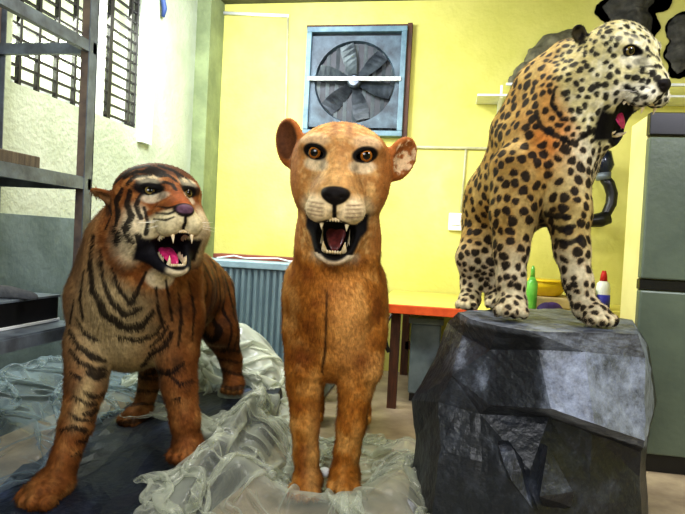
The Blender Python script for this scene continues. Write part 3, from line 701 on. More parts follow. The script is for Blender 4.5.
# ================================================================== PLASTIC SHEETS
def film_mat(name, tint, op=.55, spec_rough=.33):
    m, nt, b = new_mat(name); out = nt.nodes['Material Output']
    tc = nd(nt, 'ShaderNodeTexCoord'); n = nd(nt, 'ShaderNodeTexNoise', Scale=7., Detail=6.); nt.links.new(tc.outputs['Object'], n.inputs['Vector'])
    cr = nd(nt, 'ShaderNodeValToRGB'); nt.links.new(n.outputs[0], cr.inputs[0]); e = cr.color_ramp.elements; e[0].position = .3; e[0].color = L4(tuple(t * .86 for t in tint)); e[1].position = .7; e[1].color = L4(tint); 
    nt.links.new(cr.outputs[0], b.inputs['Base Color'])
    b.inputs['Roughness'].default_value = spec_rough; b.inputs['Specular IOR Level'].default_value = .8; b.inputs['Coat Weight'].default_value = .25; b.inputs['Coat Roughness'].default_value = .2
    tr = nd(nt, 'ShaderNodeBsdfTransparent'); tr.inputs[0].default_value = L4((247, 247, 244)); tl = nd(nt, 'ShaderNodeBsdfTranslucent'); tl.inputs[0].default_value = L4(tint)
    m1 = nd(nt, 'ShaderNodeMixShader'); m1.inputs[0].default_value = .22; nt.links.new(b.outputs[0], m1.inputs[1]); nt.links.new(tl.outputs[0], m1.inputs[2])
    lw = nd(nt, 'ShaderNodeLayerWeight'); lw.inputs['Blend'].default_value = .45; mr = nd(nt, 'ShaderNodeMapRange'); mr.inputs['To Min'].default_value = op - .2; mr.inputs['To Max'].default_value = min(1, op + .45); nt.links.new(lw.outputs['Facing'], mr.inputs[0])
    m2 = nd(nt, 'ShaderNodeMixShader'); nt.links.new(mr.outputs[0], m2.inputs[0]); nt.links.new(tr.outputs[0], m2.inputs[1]); nt.links.new(m1.outputs[0], m2.inputs[2]); nt.links.new(m2.outputs[0], out.inputs[0])
    bp = nd(nt, 'ShaderNodeBump', Strength=.35, Distance=.01); n2 = nd(nt, 'ShaderNodeTexNoise', Scale=14., Detail=5.); n2.inputs['Distortion'].default_value = 1.5; nt.links.new(tc.outputs['Object'], n2.inputs['Vector']); nt.links.new(n2.outputs[0], bp.inputs['Height']); nt.links.new(bp.outputs[0], b.inputs['Normal'])
    return m
def drape(name, center, rest, squeeze, angle, mound, posts, m, label, seed, cell=.0115, steps=95, drop=.12, curl=.0):
    """a sheet of film, larger than the place it lies in, pushed together and let fall so that it buckles into real folds"""
    nx, ny = int(rest[0] / cell), int(rest[1] / cell); I, J = np.meshgrid(np.arange(nx), np.arange(ny), indexing='ij')
    a = (I - (nx - 1) / 2) * cell * squeeze[0]; b = (J - (ny - 1) / 2) * cell * squeeze[1]; ca, sa = math.cos(angle), math.sin(angle)
    flat = np.stack([I * cell, J * cell, 0 * I], -1).reshape(-1, 3)
    x = center[0] + a * ca - b * sa; y = center[1] + a * sa + b * ca
    x = x + (fbm(flat, 3, 2, seed).reshape(nx, ny) - .5) * .30; y = y + (fbm(flat, 3, 2, seed + 1).reshape(nx, ny) - .5) * .30
    X = np.stack([x, y, 0 * x], -1); nz = fbm(flat, 6, 3, seed + 2).reshape(nx, ny); nz2 = fbm(flat, 18, 2, seed + 3).reshape(nx, ny)
    X[..., 2] = mound(x, y) + .01 + drop * nz + .05 * nz2
    Vv = np.zeros_like(X); dg = cell * math.sqrt(2)
    def batches():
        for (di, dj, L, k) in ((1, 0, cell, 1.), (0, 1, cell, 1.), (1, 1, dg, .5), (1, -1, dg, .5), (2, 0, 2 * cell, .10), (0, 2, 2 * cell, .10), (4, 0, 4 * cell, .03), (0, 4, 4 * cell, .03)):
            yield di, dj, L, k
    for st in range(steps):
        prev = X.copy(); Vv[..., 2] -= 9.8 * .008; X = X + Vv * .008
        for it in range(4):
            for di, dj, L, k in batches():
                ax_ = 0 if di else 1; w = max(abs(di), abs(dj)); per = 2 * w
                idx = I if di else J
                A = X[:nx - di, max(0, -dj):ny - max(0, dj)]; Bq = X[di:, max(0, dj):ny - max(0, -dj)]
                d = Bq - A; l = np.sqrt((d ** 2).sum(-1, keepdims=True)) + 1e-9; c = d * ((l - L) / l) * .5 * k
                sel = (idx[:nx - di, max(0, -dj):ny - max(0, dj)] // w) % 2
                for par in (0, 1):
                    if par: d = Bq - A; l = np.sqrt((d ** 2).sum(-1, keepdims=True)) + 1e-9; c = d * ((l - L) / l) * .5 * k
                    cc_ = c * (sel == par)[..., None]; A += cc_; Bq -= cc_
            g = mound(X[..., 0], X[..., 1]) + .003; low = X[..., 2] < g
            X[..., 2] = np.maximum(X[..., 2], g)
            for px, py, pr in posts:
                dx, dy = X[..., 0] - px, X[..., 1] - py; r = np.sqrt(dx * dx + dy * dy) + 1e-9; m_ = r < pr
                X[..., 0] = np.where(m_, px + dx / r * pr, X[..., 0]); X[..., 1] = np.where(m_, py + dy / r * pr, X[..., 1])
            X[..., 0] = np.maximum(X[..., 0], WX + .03)
        gx_ = low[..., None] * np.array([1, 1, 0.]); X = X - (X - prev) * gx_ * .75
        Vv = (X - prev) / .008 * .94; sp_ = np.sqrt((Vv ** 2).sum(-1, keepdims=True)); Vv *= np.minimum(1, 1.2 / np.maximum(sp_, 1e-6)); Vv[low] *= .3
    V = X.reshape(-1, 3); idx = np.arange(nx * ny).reshape(nx, ny); Q = np.stack([idx[:-1, :-1], idx[1:, :-1], idx[1:, 1:], idx[:-1, 1:]], -1).reshape(-1, 4)
    # irregular torn border
    e = np.minimum(np.minimum(I, nx - 1 - I), np.minimum(J, ny - 1 - J)).ravel() * cell; keep = e > .10 * fbm(flat, 5, 3, seed + 9) * 1.0
    ln = np.linalg.norm(V[Q[:, 0]] - V[Q[:, 2]], axis=1); Q = Q[keep[Q].all(1) & (ln < dg * 2.2)]
    used = np.unique(Q); rm = np.full(len(V), -1); rm[used] = np.arange(len(used))
    me = bpy.data.meshes.new(name); me.from_pydata(V[used].tolist(), [], rm[Q].tolist()); me.materials.append(m)
    o = link(name, me, None, True); md = o.modifiers.new('smooth', 'SUBSURF'); md.levels = 1; md.render_levels = 1
    return tag(o, label, 'plastic sheet')
def G(x, y, cx, cy, sx, sy=None): return np.exp(-((x - cx) / sx) ** 2 - ((y - cy) / (sy or sx)) ** 2)
film = film_mat('clear_polythene', (224, 230, 214), .36, .24); film_b = film_mat('bluish_polythene', (178, 200, 214), .34, .2)
slabz = lambda x, y: np.where((x > -1.55) & (x < -.82) & (y > 1.75) & (y < 3.0), .05 + .10 * np.clip((y - 1.7) / 1.3, 0, 1) + .03, .0)
drape('plastic_sheet', (-1.72, 2.35), (1.25, 2.9), (.52, .78), .12, lambda x, y: .02 + .30 * G(x, y, -2.0, 2.6, .30, .8) + .12 * G(x, y, -1.65, 2.1, .18) + .10 * G(x, y, -1.6, 2.7, .15, .3), [(-1.30, 1.90, .10), (-1.38, 2.60, .10), (-1.51, 2.27, .055)], film_b, 'bluish translucent plastic sheet spread on the floor left of the tiger', 31, drop=.12)
drape('plastic_sheet', (-1.22, 3.22), (1.9, 1.5), (.54, .50), .0, lambda x, y: .10 + .36 * G(x, y, -1.15, 3.30, .20, .22) + .26 * G(x, y, -1.5, 3.2, .25, .25) + .12 * G(x, y, -.95, 3.15, .12, .2) , [(-1.06, 2.96, .09)], film_mat('white_polythene', (240, 246, 230), .62, .25), 'bright clear plastic sheet heaped behind the tiger hind legs', 37, drop=.10)
lf = [(-.515, 2.30, .062), (-.365, 2.33, .062), (-.47, 3.3, .07)]
drape('plastic_sheet', (-.52, 2.22), (2.7, 2.4), (.46, .60), .5, lambda x, y: slabz(x, y) + .20 * G(x, y, -.76, 2.5, .13, .35) + .17 * G(x, y, -.14, 2.55, .10, .3) + .13 * G(x, y, -.72, 2.05, .13, .16) + .12 * G(x, y, -.15, 2.1, .12, .2) + .10 * G(x, y, -.43, 2.06, .24, .09) + .06 * G(x, y, -.43, 2.55, .12, .12), lf + [(-.95, 2.2, .085), (-1.25, 2.22, .30), (-1.28, 1.7, .33), (.32, 2.4, .40)], film, 'crumpled clear plastic sheet gathered around the lioness feet', 43, drop=.14)
q = on(322, 474, 2, .02); lump('crumpled_paper', [(320, 474, 2.36, 5), (326, 472, 2.36, 5)], m_white, 'small white crumpled paper between the lioness forepaws', 'paper', h=.005, amp=.004, zmin=.003, seed=20)

# ================================================================== LIGHT
w = bpy.data.worlds.new('daylight'); SC.world = w; w.use_nodes = True; bg = w.node_tree.nodes['Background']
bg.inputs[0].default_value = L4((236, 244, 214)); bg.inputs[1].default_value = 2.4
def area(name, loc, target, size, energy, col, sy=None):
    l = bpy.data.lights.new(name, 'AREA'); l.energy = energy; l.size = size; l.color = tuple(lin(col))
    if sy: l.shape = 'RECTANGLE'; l.size_y = sy
    o = bpy.data.objects.new(name, l); COL.objects.link(o); o.location = loc; o.rotation_euler = (Vector(target) - Vector(loc)).to_track_quat('-Z', 'Y').to_euler(); return o
area('window_daylight', (WX + .02, 3.0, 2.2), (-.6, 3.4, 1.2), 1.0, 66, (244, 250, 235), .9)
area('ceiling_fill', (-.3, 2.6, 2.82), (-.3, 2.6, 0), 1.3, 46, (255, 250, 235), .3)  # unseen overhead fill for the room
area('front_fill', (-.6, -.6, 2.1), (-.3, 2.6, .8), 1.6, 66, (250, 250, 255), 1.2)  # added fill from behind the camera, no window there
area('right_lamp', (1.7, 1.2, 2.5), (.6, 2.3, .6), .5, 42, (240, 240, 255))
area('corner_fill', (-1.2, 3.3, 2.75), (-1.5, 4.7, 1.4), .5, 44, (240, 244, 255))  # added fill that bleaches the left end of the back wall
vs = SC.view_settings; vs.view_transform = 'Standard'; vs.look = 'None'; vs.exposure = 0.18; vs.gamma = 0.88
# ================================================================== LIONESS
M_coat = coat_material('taxidermy_coat')
m_tooth = mat('ivory_tooth', (238, 225, 195), (205, 180, 130), rough=.3, scale=60)
m_tongue = mat('painted_tongue', (214, 60, 120), (170, 35, 90), rough=.25, scale=60)
m_tongue_dark = mat('dull_tongue', (104, 44, 38), (66, 26, 24), rough=.3, scale=60)
m_sclera = mat('eye_rim_black', (20, 14, 10), (10, 8, 6), rough=.15)
m_iris = mat('amber_iris', (168, 104, 30), (120, 66, 16), rough=.08, scale=300)
m_iris_dark = mat('olive_iris', (120, 104, 50), (80, 66, 30), rough=.08, scale=300)
m_pupil = mat('eye_pupil', (6, 5, 4), (4, 3, 3), rough=.05)
m_whisker = mat('whisker', (235, 230, 215), (210, 205, 190), rough=.4)

def face_common(H, l, c, base, white, black, eyer=(12, 8)):
    """black eye rims, dark nose, black lips and mouth"""
    x, y, z = l.T; ax = np.abs(x)
    cav = H.cavity(l)
    # white above and below the eye
    w = sst(1.5, .7, np.hypot((ax - 25) / 13, (y - 50) / 6)) * (z > 0); c = mixc(c, lin(white), .3 * w)
    w = sst(1.4, .8, np.hypot((ax - 22) / 11, (y - 27) / 6)) * (z > 0); c = mixc(c, lin(white), .6 * w)
    e = np.hypot((ax - 24) / eyer[0], (y - 38.5 + (ax - 24) * -.12) / eyer[1]); w = sst(1.12, .9, e) * (z > 0); c = mixc(c, lin(black), w)
    w = sst(4, 1.5, np.hypot((ax - 14 - (34 - y) * .1) * 1.0, np.clip(np.abs(y - 31) - 6, 0, 99))) * (z > 5); c = mixc(c, lin(black), w * .45)
    # nose
    e = np.hypot(x / (12.5 + np.clip(y, -8, 8) * .4), (y - 1) / 8.5); w = sst(1.1, .92, e) * (z > 50 * H.sn); c = mixc(c, lin((26, 20, 18)), w)
    w = sst(2.6, 1.4, ax) * (y < 0) * (y > -20) * (z > 48 * H.sn); c = mixc(c, lin((26, 20, 18)), w)
    # lips and mouth
    w = sst(1.20, 1.08, cav) * (z > -25); c = mixc(c, lin((14, 9, 8)), w)
    if H.lips:      # dark lower lip and the stretched corner of the mouth
        q = (l - H.hinge) @ rx(H.jaw)             # jaw frame (closed position)
        w = sst(H.lips + 3, H.lips - 3, np.abs(q[:, 1] + 4 + (H.lips - 17))) * sst(-12, -4, q[:, 2]) * sst(64, 58, q[:, 2]) * sst(-14, -20, y) * sst(44 if H.lips > 12 else 34, 38 if H.lips > 12 else 29, ax)
        c = mixc(c, lin((22, 20, 26)), w)
    return c, cav

def make_lioness():
    root = empty('lioness', on(322, 492, 2, 0) * 1.0, 'mounted tawny lioness standing upright facing forward with open mouth, between tiger and leopard', 'lioness')
    B = Field((-.68, 1.55, -.02), (-.08, 3.75, 1.48), .0042)
    H = Head(P(339, 192, 2.12), 2.12 / FPX * 1.0, yaw=-2, pitch=10, roll=4, jaw=34, wd=1.07, top=1.04, lid=3.7, lips=11)
    H.build(B, [((-55, 45, -26), (17, 26), -28, -10, -16), ((60, 36, -26), (17, 24), 30, -10, 28)], cheek=.86)
    # neck and breast
    B.chain([(339, 200, 2.24, 38), (338, 240, 2.29, 40), (335, 300, 2.33, 47), (334, 340, 2.36, 42)], .05)
    for s in (-1, 1):
        B.chain([(335 + s * 26, 280, 2.38, 24), (335 + s * 28, 330, 2.32, 23), (334 + s * 29, 368, 2.30, 20)], .03)
    # trunk and haunches behind
    B.chain([(335, 300, 2.4, 46), (336, 302, 2.7, 44), (338, 300, 3.0, 36), (340, 302, 3.3, 35)], .06)
    # fore legs
    B.chain([(309, 345, 2.32, 22), (304, 385, 2.31, 17), (305, 425, 2.31, 13.5), (306, 455, 2.31, 12), (308, 480, 2.31, 11.5)], .02)
    B.chain([(359, 345, 2.32, 22), (356, 385, 2.31, 17.5), (351, 425, 2.31, 14), (347, 452, 2.31, 12.5), (343, 474, 2.31, 12)], .02)
    paw(B, 307, 494, 2.29, .108, (.0, -1)); paw(B, 345, 488, 2.29, .108, (.05, -1))
    # hind legs and tail
    for u, uf in ((318, 313), (362, 360)):
        B.chain([(u, 315, 3.3, 27), (u, 345, 3.2, 19), (uf, 378, 3.38, 12), (uf, 400, 3.36, 9.5), (uf, 412, 3.34, 9.5)], .03)
        q = P(uf, 416, 3.3); q[2] = .02; uu, vv, dd = proj(q); paw(B, uu, vv, dd, .11, (.05, -1))
    B.chain([(341, 290, 3.45, 9), (350, 320, 3.6, 6), (352, 360, 3.62, 4.5), (351, 385, 3.55, 5)], .02)
    V, Q = B.mesh(); N = vnormals(V, Q)
    # ---- colours
    l = H.loc(V); x, y, z = l.T
    n1 = fbm(V, 16, 3, 1); n2 = fbm(V, 60, 3, 5)
    c = np.tile(lin((188, 120, 44)), (len(V), 1))
    c = mixc(c, lin((226, 168, 92)), sst(.45, .75, n1)); c = mixc(c, lin((140, 74, 26)), sst(.5, .2, n1) * .8)
    u, v, d = proj(V)
    front = sst(2.45, 2.3, d)
    c = mixc(c, lin((246, 184, 108)), front * np.exp(-((u - 348) / 17) ** 2 - ((v - 325) / 42) ** 2) * .95); c = mixc(c, lin((140, 80, 28)), front * np.exp(-((u - 298) / 13) ** 2 - ((v - 318) / 60) ** 2) * .5)  # chest highlight and darker left side painted into the coat
    c = mixc(c, lin((120, 62, 24)), front * np.exp(-((u - 303) / 15) ** 2 - ((v - 356) / 13) ** 2) * .75)  # fold shade at both elbows put into the coat colour
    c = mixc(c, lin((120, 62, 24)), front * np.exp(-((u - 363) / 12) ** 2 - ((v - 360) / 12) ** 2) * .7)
    c = mixc(c, lin((112, 58, 22)), sst(.55, .0, np.abs(N[:, 2] * 0 + N @ CM[:, 2])) * .35)      # shade painted into the coat where flanks turn from the camera
    bvh = BVHTree.FromPolygons(V.tolist(), Q.tolist())
    seam = stroke_points(bvh, [[(327, 290, 1.0), (326, 330, 1.4), (325, 352, 1.4), (322, 372, 1.2)]])
    c = mixc(c, lin((60, 34, 16)), stroke_mask(V, N, seam) * .85)
    c = mixc(c, lin((222, 180, 110)), sst(385, 440, v) * (d < 2.5) * np.exp(-((u - 312) / 7) ** 2) * .5)
    hd = sst(150, 105, np.linalg.norm(l - np.array([0, 0, 10]), axis=1) + 0) * sst(-75, -55, y + z * .1)
    f = np.tile(lin((190, 134, 72)), (len(V), 1)); f = mixc(f, lin((238, 196, 130)), sst(.4, .8, n2) * .7)
    f = mixc(f, lin((222, 180, 118)), np.exp(-((np.abs(x) - 0) / 20) ** 2 - ((y - 12) / 26) ** 2) * .6)
    f = mixc(f, lin((150, 100, 56)), np.exp(-((np.abs(x) - 7) / 4) ** 2 - ((y - 62) / 12) ** 2) * .75)
    f = mixc(f, lin((150, 100, 56)), np.exp(-((x - 2) / 3) ** 2 - ((y - 40) / 16) ** 2) * .4)
    f = mixc(f, lin((166, 104, 48)), sst(32, 46, np.abs(x)) * .9); f = mixc(f, lin((140, 98, 56)), np.exp(-((np.abs(x) - 22) / 9) ** 2 - ((y - 14) / 9) ** 2) * .5); f = mixc(f, lin((150, 104, 60)), np.exp(-((np.abs(x) - 27) / 16) ** 2 - ((y - 40) / 12) ** 2) * .6)
    f = mixc(f, lin((246, 226, 184)), sst(1.3, .6, np.hypot((np.abs(x) - 15) / 20, (y + 14) / 15)) * (z > 5) * .85)
    f = mixc(f, lin((240, 228, 200)), sst(1.2, .8, np.hypot(x / 24, (y + 66) / 13)) * (z > 0) * .85)
    for k in range(4):
        f = mixc(f, lin((110, 70, 40)), np.exp(-((y + 8 + k * 3.6 + np.abs(x) * -.06) / .9) ** 2) * sst(8, 12, np.abs(x)) * sst(28, 22, np.abs(x)) * (z > 38) * .7)
    c = c * (1 - hd[:, None]) + f * hd[:, None]
    ei = H.earin(l); er = sst(1.35, 1.0, H.eardist(l)); c = mixc(c, lin((176, 104, 46)), er * .8)
    c = mixc(c, lin((92, 56, 34)), ei * .9 * (x < 0) + ei * .35 * (x > 0)); c = mixc(c, lin((235, 205, 160)), ei * sst(.45, .6, n2) * (x > 0) * .8)
    c, cav = face_common(H, l, c, (203, 138, 74), (248, 232, 196), (18, 12, 9))
    c = mixc(c, lin((14, 9, 8)), sst(1.45, 1.25, cav) * (y < -22) * (y > -58) * (z > 5))
    # hair direction
    fl = np.tile(np.array([0, .35, -1.0]), (len(V), 1)); away = (V - H.w((0, 5, 62))) ; fl = fl * (1 - hd[:, None]) + nrm_rows(away) * hd[:, None]
    fm = np.where(cav < 1.3, 0, 1) * np.where(np.hypot(x / 16, (y - 1) / 10) < 1.1, np.where(z > 50, 0, 1), 1) * np.where(np.hypot((np.abs(x) - 24) / 13, (y - 38) / 9) < 1.15, np.where(z > 0, 0, 1), 1)
    fm = fm * np.where(hd > .5, .6, 1.2)
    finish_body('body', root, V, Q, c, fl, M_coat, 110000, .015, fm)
    H.eyes(root, m_sclera, m_iris, m_pupil, (2, 0)); H.teeth(root, m_tooth, None, m_tongue_dark, .8)
    return root
make_lioness()
# ================================================================== TIGER
def make_tiger():
    root = empty('tiger', P(120, 440, 2.35), 'snarling striped tiger mount standing on the dark slab beside the metal rack', 'tiger')
    B = Field((-1.7, 1.6, -.02), (-.62, 3.75, 1.36), .0045)
    H = Head(P(165, 225, 2.17), 2.17 / FPX * .79, yaw=37, pitch=-12, roll=0, jaw=36, wd=1.2, lid=1.3, crown=16, lips=17, top=1.08)
    H.build(B, [((-52, 44, -38), (10, 28), -75, 0, -70), ((48, 44, -38), (9, 19), 75, 0, 66)], ruff=5, wrinkle=1)
    # neck, breast
    B.chain([(150, 222, 2.3, 40), (136, 250, 2.33, 46), (130, 290, 2.35, 50), (130, 325, 2.38, 46)], .06)
    B.chain([(114, 262, 2.38, 32), (99, 300, 2.33, 30), (92, 345, 2.3, 23)], .04)      # near shoulder
    B.chain([(168, 275, 2.42, 34), (172, 320, 2.4, 30), (176, 350, 2.38, 22)], .04)
    # trunk
    B.chain([(138, 290, 2.45, 50), (163, 290, 2.7, 46), (182, 290, 2.95, 39), (195, 290, 3.12, 34)], .07)
    # fore legs
    B.chain([(90, 345, 2.28, 25), (86, 385, 2.22, 19), (76, 425, 2.17, 15.5), (64, 460, 2.12, 13), (56, 483, 2.1, 12.5)], .02)
    B.chain([(176, 345, 2.38, 22), (179, 385, 2.36, 17), (185, 420, 2.34, 14), (187, 445, 2.34, 13)], .02)
    paw(B, 50, 501, 2.08, .125, (-.2, -1)); paw(B, 188, 459, 2.33, .108, (.0, -1))
    # hind legs
    B.chain([(205, 298, 3.1, 31), (221, 332, 3.02, 17), (231, 360, 3.08, 10), (233, 384, 3.05, 8.5)], .03); paw(B, 234, 392, 3.03, .095, (.1, -1))
    B.chain([(164, 296, 2.95, 31), (154, 342, 2.85, 18), (151, 378, 2.9, 10.5), (142, 410, 2.85, 9)], .03); paw(B, 137, 424, 2.8, .105, (-.35, -1))
    # tail
    B.chain([(205, 280, 3.3, 9), (210, 310, 3.42, 7), (208, 350, 3.48, 6), (203, 385, 3.5, 6)], .02)
    V, Q = B.mesh(); N = vnormals(V, Q)
    l = H.loc(V); x, y, z = l.T; ax = np.abs(x); u, v, d = proj(V)
    n1 = fbm(V, 14, 3, 21); n2 = fbm(V, 60, 3, 25); n3 = fbm(V, 9, 2, 28)
    c = np.tile(lin((136, 82, 38)), (len(V), 1)); c = mixc(c, lin((176, 124, 70)), sst(.45, .75, n1)); c = mixc(c, lin((84, 50, 26)), sst(.45, .2, n1) * .7)
    # pale breast, inner legs, belly
    pale = np.exp(-((u - 112) / 34) ** 2 - ((v - 330) / 42) ** 2) * (d < 2.5) * 1.1 + np.exp(-((u - 118) / 22) ** 2 - ((v - 258) / 40) ** 2) * (d < 2.45) * .8
    pale = np.maximum(pale, np.exp(-((u - 83 - (400 - v) * .3) / 9) ** 2) * sst(350, 380, v) * sst(440, 410, v) * (u < 120) * (d < 2.5) * .8)
    c = mixc(c, lin((214, 190, 138)), np.clip(pale * 1.15, 0, 1) * (.6 + .4 * n2)); c = mixc(c, lin((176, 156, 116)), np.clip(np.exp(-((u - 112) / 36) ** 2 - ((v - 312) / 60) ** 2) * 1.4, 0, 1) * (d < 2.45) * .85); c = mixc(c, lin((92, 76, 52)), np.exp(-((u - 140) / 16) ** 2 - ((v - 275) / 36) ** 2) * (d < 2.4) * .7)
    c = mixc(c, lin((206, 180, 130)), sst(-.4, -.8, N[:, 2]) * (V[:, 2] > .45) * .8)
    # procedural stripes: bands round the trunk and legs
    ua = V @ nrm([.35, 1, -.02]); far = sst(2.42, 2.6, d)
    ph = ua * 2 * math.pi / .062 + (n3 - .5) * 9 + V[:, 2] * 5
    st = sst(.42, .72, np.sin(ph) + .5 * (n2 - .5)) * far * (V[:, 2] > .42)
    ph2 = V[:, 2] * 2 * math.pi / .06 + (n3 - .5) * 5; leg = sst(.55, .75, np.sin(ph2)) * far * sst(.5, .42, V[:, 2])
    st = np.maximum(st, leg * .85)
    c = mixc(c, lin((24, 16, 12)), st * .92)
    bvh = BVHTree.FromPolygons(V.tolist(), Q.tolist())
    W = 1.0
    body = [
      [(94, 236, 1.6), (90, 262, 2.0), (93, 290, 2.2), (104, 312, 2.4), (122, 326, 2.6), (140, 326, 2.4), (152, 312, 1.6)],
      [(101, 250, 1.2), (103, 280, 1.6), (112, 302, 1.8), (126, 314, 2), (140, 308, 1.4)],
      [(112, 268, 1.0), (120, 290, 1.4), (130, 303, 1.6), (138, 290, 1.2), (146, 272, .9)],
      [(84, 270, 1.0), (80, 300, 1.3), (83, 318, 1.0)], [(74, 300, .8), (70, 322, 1.1)],
      [(69, 330, 1.2), (78, 345, 1.6), (92, 356, 2.0), (104, 360, 1.4)], [(70, 350, 1.0), (80, 362, 1.5), (95, 369, 1.8), (106, 368, 1.6)],
      [(76, 318, .9), (86, 334, 1.3), (98, 340, 1.0)], [(118, 336, 1), (136, 340, 1.6), (154, 334, 1.4), (164, 322, 1)],
      [(142, 366, 1.2), (150, 354, 2), (164, 345, 1.8), (172, 332, 1.4)], [(146, 374, 1.4), (158, 370, 2.0), (172, 372, 1.8), (184, 362, 1)],
      [(150, 346, 1), (160, 338, 1.4), (168, 326, 1)],
      [(88, 372, 1.6), (96, 376, 2.2), (104, 374, 1.6)], [(84, 392, 1.0), (94, 396, 1.6), (103, 394, 1.4)], [(84, 414, 1.2), (92, 413, 2.0), (99, 408, 1.4)],
      [(60, 430, .8), (74, 426, 1.4), (86, 430, 1.4)], [(76, 442, 1.0), (84, 440, 1.6), (88, 436, 1.0)], [(72, 456, .8), (80, 452, 1.2)],
      [(70, 372, .8), (80, 378, 1.2)], [(74, 396, .8), (84, 402, 1.2), (96, 404, 1.2)], [(68, 412, .7), (80, 420, 1.2), (94, 420, 1.0)], [(170, 376, .8), (180, 384, 1.2), (192, 380, .8)],
      [(178, 292, .7), (181, 320, 1.1), (178, 345, .7)], [(188, 280, .7), (194, 310, 1.1), (192, 340, .8)], [(172, 400, .6), (180, 398, .9)],
      [(156, 288, .8), (158, 310, 1.0), (164, 328, .8)], [(166, 280, .8), (169, 305, 1.0), (172, 320, .8)],
    ]
    face = [
      [(122, 190, 1.8), (116, 202, 2.4), (118, 216, 2.2), (114, 232, 1.6)], [(130, 192, 1.6), (127, 204, 2.0), (131, 216, 2.2), (126, 230, 2.4), (132, 242, 1.8)],
      [(140, 196, 1.2), (136, 206, 1.6), (141, 218, 1.4)], [(118, 236, 3.6), (117, 241, 3.2)], [(138, 236, 2.2), (142, 246, 2.6), (140, 258, 1.6)],
      [(124, 178, 1.4), (136, 172, 1.8), (148, 172, 1.6)], [(114, 184, 1.4), (122, 176, 1.5), (134, 168, 1.6), (148, 166, 1.4)],
      [(138, 184, 1.6), (148, 180, 2.0), (156, 183, 1.8), (160, 190, 1.6)], [(146, 188, 1.2), (154, 190, 1.2)],
      [(160, 166, 1.6), (172, 170, 1.8), (182, 176, 1.5)], [(158, 173, 1.4), (168, 175, 1.8), (176, 181, 1.4)], [(164, 182, 1.3), (172, 184, 1.5), (176, 190, 1.1)],
      [(150, 175, 1.2), (156, 168, 1.2)], [(184, 184, 1.8), (190, 190, 1.8), (192, 196, 1.2)], [(186, 178, 1.2), (194, 186, 1.2)],
      [(128, 183, 1.6), (136, 176, 2.2), (146, 176, 1.4)], [(150, 171, 1.2), (160, 176, 2.0), (170, 176, 1.4)], [(136, 188, 1.4), (144, 192, 2.4), (153, 193, 2.4)], [(142, 172, 1.4), (152, 168, 2.0), (164, 172, 1.4)], [(176, 172, 1.2), (182, 182, 1.8), (186, 190, 1.6)],
      [(156, 206, .6), (168, 208, .8), (176, 206, .6)], [(156, 213, .6), (168, 214, .8), (176, 211, .6)], [(154, 219, .6), (166, 220, .8), (174, 217, .6)],
      [(106, 198, 1.0), (112, 214, 1.2), (106, 228, 1.2)], [(144, 208, 1.0), (148, 222, 1.2), (146, 234, 1.4)],
    ]
    hd = sst(105, 80, np.linalg.norm(l - np.array([0, 5, 5]), axis=1))
    f = np.tile(lin((132, 78, 36)), (len(V), 1)); f = mixc(f, lin((190, 132, 74)), sst(.4, .8, n2) * .6)
    f = mixc(f, lin((158, 82, 34)), np.exp(-(ax / 16) ** 2 - ((y - 16) / 22) ** 2) * .9)
    f = mixc(f, lin((226, 214, 172)), sst(1.35, .8, np.hypot((ax - 18) / 20, (y + 12) / 14)) * (z > 12) * .9)
    f = mixc(f, lin((232, 218, 180)), sst(1.3, .6, np.hypot((ax - 42) / 17, (y + 14) / 34)) * (z < 25) * .85)
    f = mixc(f, lin((226, 210, 170)), sst(1.3, .8, np.hypot((ax - 26) / 12, (y - 53) / 5)) * (z > -5) * .7); f = mixc(f, lin((60, 34, 18)), sst(52, 66, y) * .6)
    f = mixc(f, lin((232, 218, 184)), sst(1.2, .8, np.hypot(x / 20, (y + 62) / 14)) * .9)
    f = mixc(f, lin((30, 22, 22)), sst(1.2, .8, np.hypot((ax - 27) / 17, (y - 42) / 9)) * (z > -8) * .85)
    f = mixc(f, lin((60, 36, 20)), sst(62, 80, y) * .4)
    c = c * (1 - hd[:, None]) + f * hd[:, None]
    c = mixc(c, lin((22, 15, 12)), stroke_mask(V, N, stroke_points(bvh, [[(a, b, w * 1.8) for a, b, w in t] for t in body]), .005, .5) * .93)
    c = mixc(c, lin((16, 11, 9)), stroke_mask(V, N, stroke_points(bvh, [[(a, b, w * 1.75) for a, b, w in t] for t in face]), .004, .4) * .95)
    ei = H.earin(l); er = sst(1.3, 1.0, H.eardist(l)); c = mixc(c, lin((40, 26, 18)), er * .7); c = mixc(c, lin((150, 110, 70)), ei * .7)
    c, cav = face_common(H, l, c, None, (238, 228, 196), (14, 10, 8), (13, 7.5))
    c = mixc(c, lin((122, 88, 108)), sst(1.1, .8, np.hypot(x / 11, (y - 2) / 6)) * (z > 55) * .8)
    fl = np.tile(np.array([.1, .5, -1.0]), (len(V), 1)); fl = fl * (1 - hd[:, None]) + nrm_rows(V - H.w((0, 5, 60))) * hd[:, None]
    fm = np.where(cav < 1.35, 0, 1) * np.where(np.hypot(x / 16, (y - 1) / 10) < 1.1, np.where(z > 48, 0, 1), 1) * np.where(np.hypot((ax - 24) / 13, (y - 38) / 9) < 1.1, np.where(z > 0, 0, 1), 1)
    ruff = sst(34, 48, ax) * sst(10, -10, y) * sst(-80, -60, y) * (hd > .3); fm = fm * np.where(hd > .5, .6, 1.2) * (1 + 1.0 * ruff)
    finish_body('body', root, V, Q, np.clip(c, 0, 1), fl, M_coat, 120000, .017, fm, seed=6)
    H.eyes(root, m_sclera, m_iris_dark, m_pupil, (4, 0)); H.teeth(root, m_tooth, None, m_tongue, 1.0); H.whiskers(root, m_whisker, 5, 26)
    return root
make_tiger()
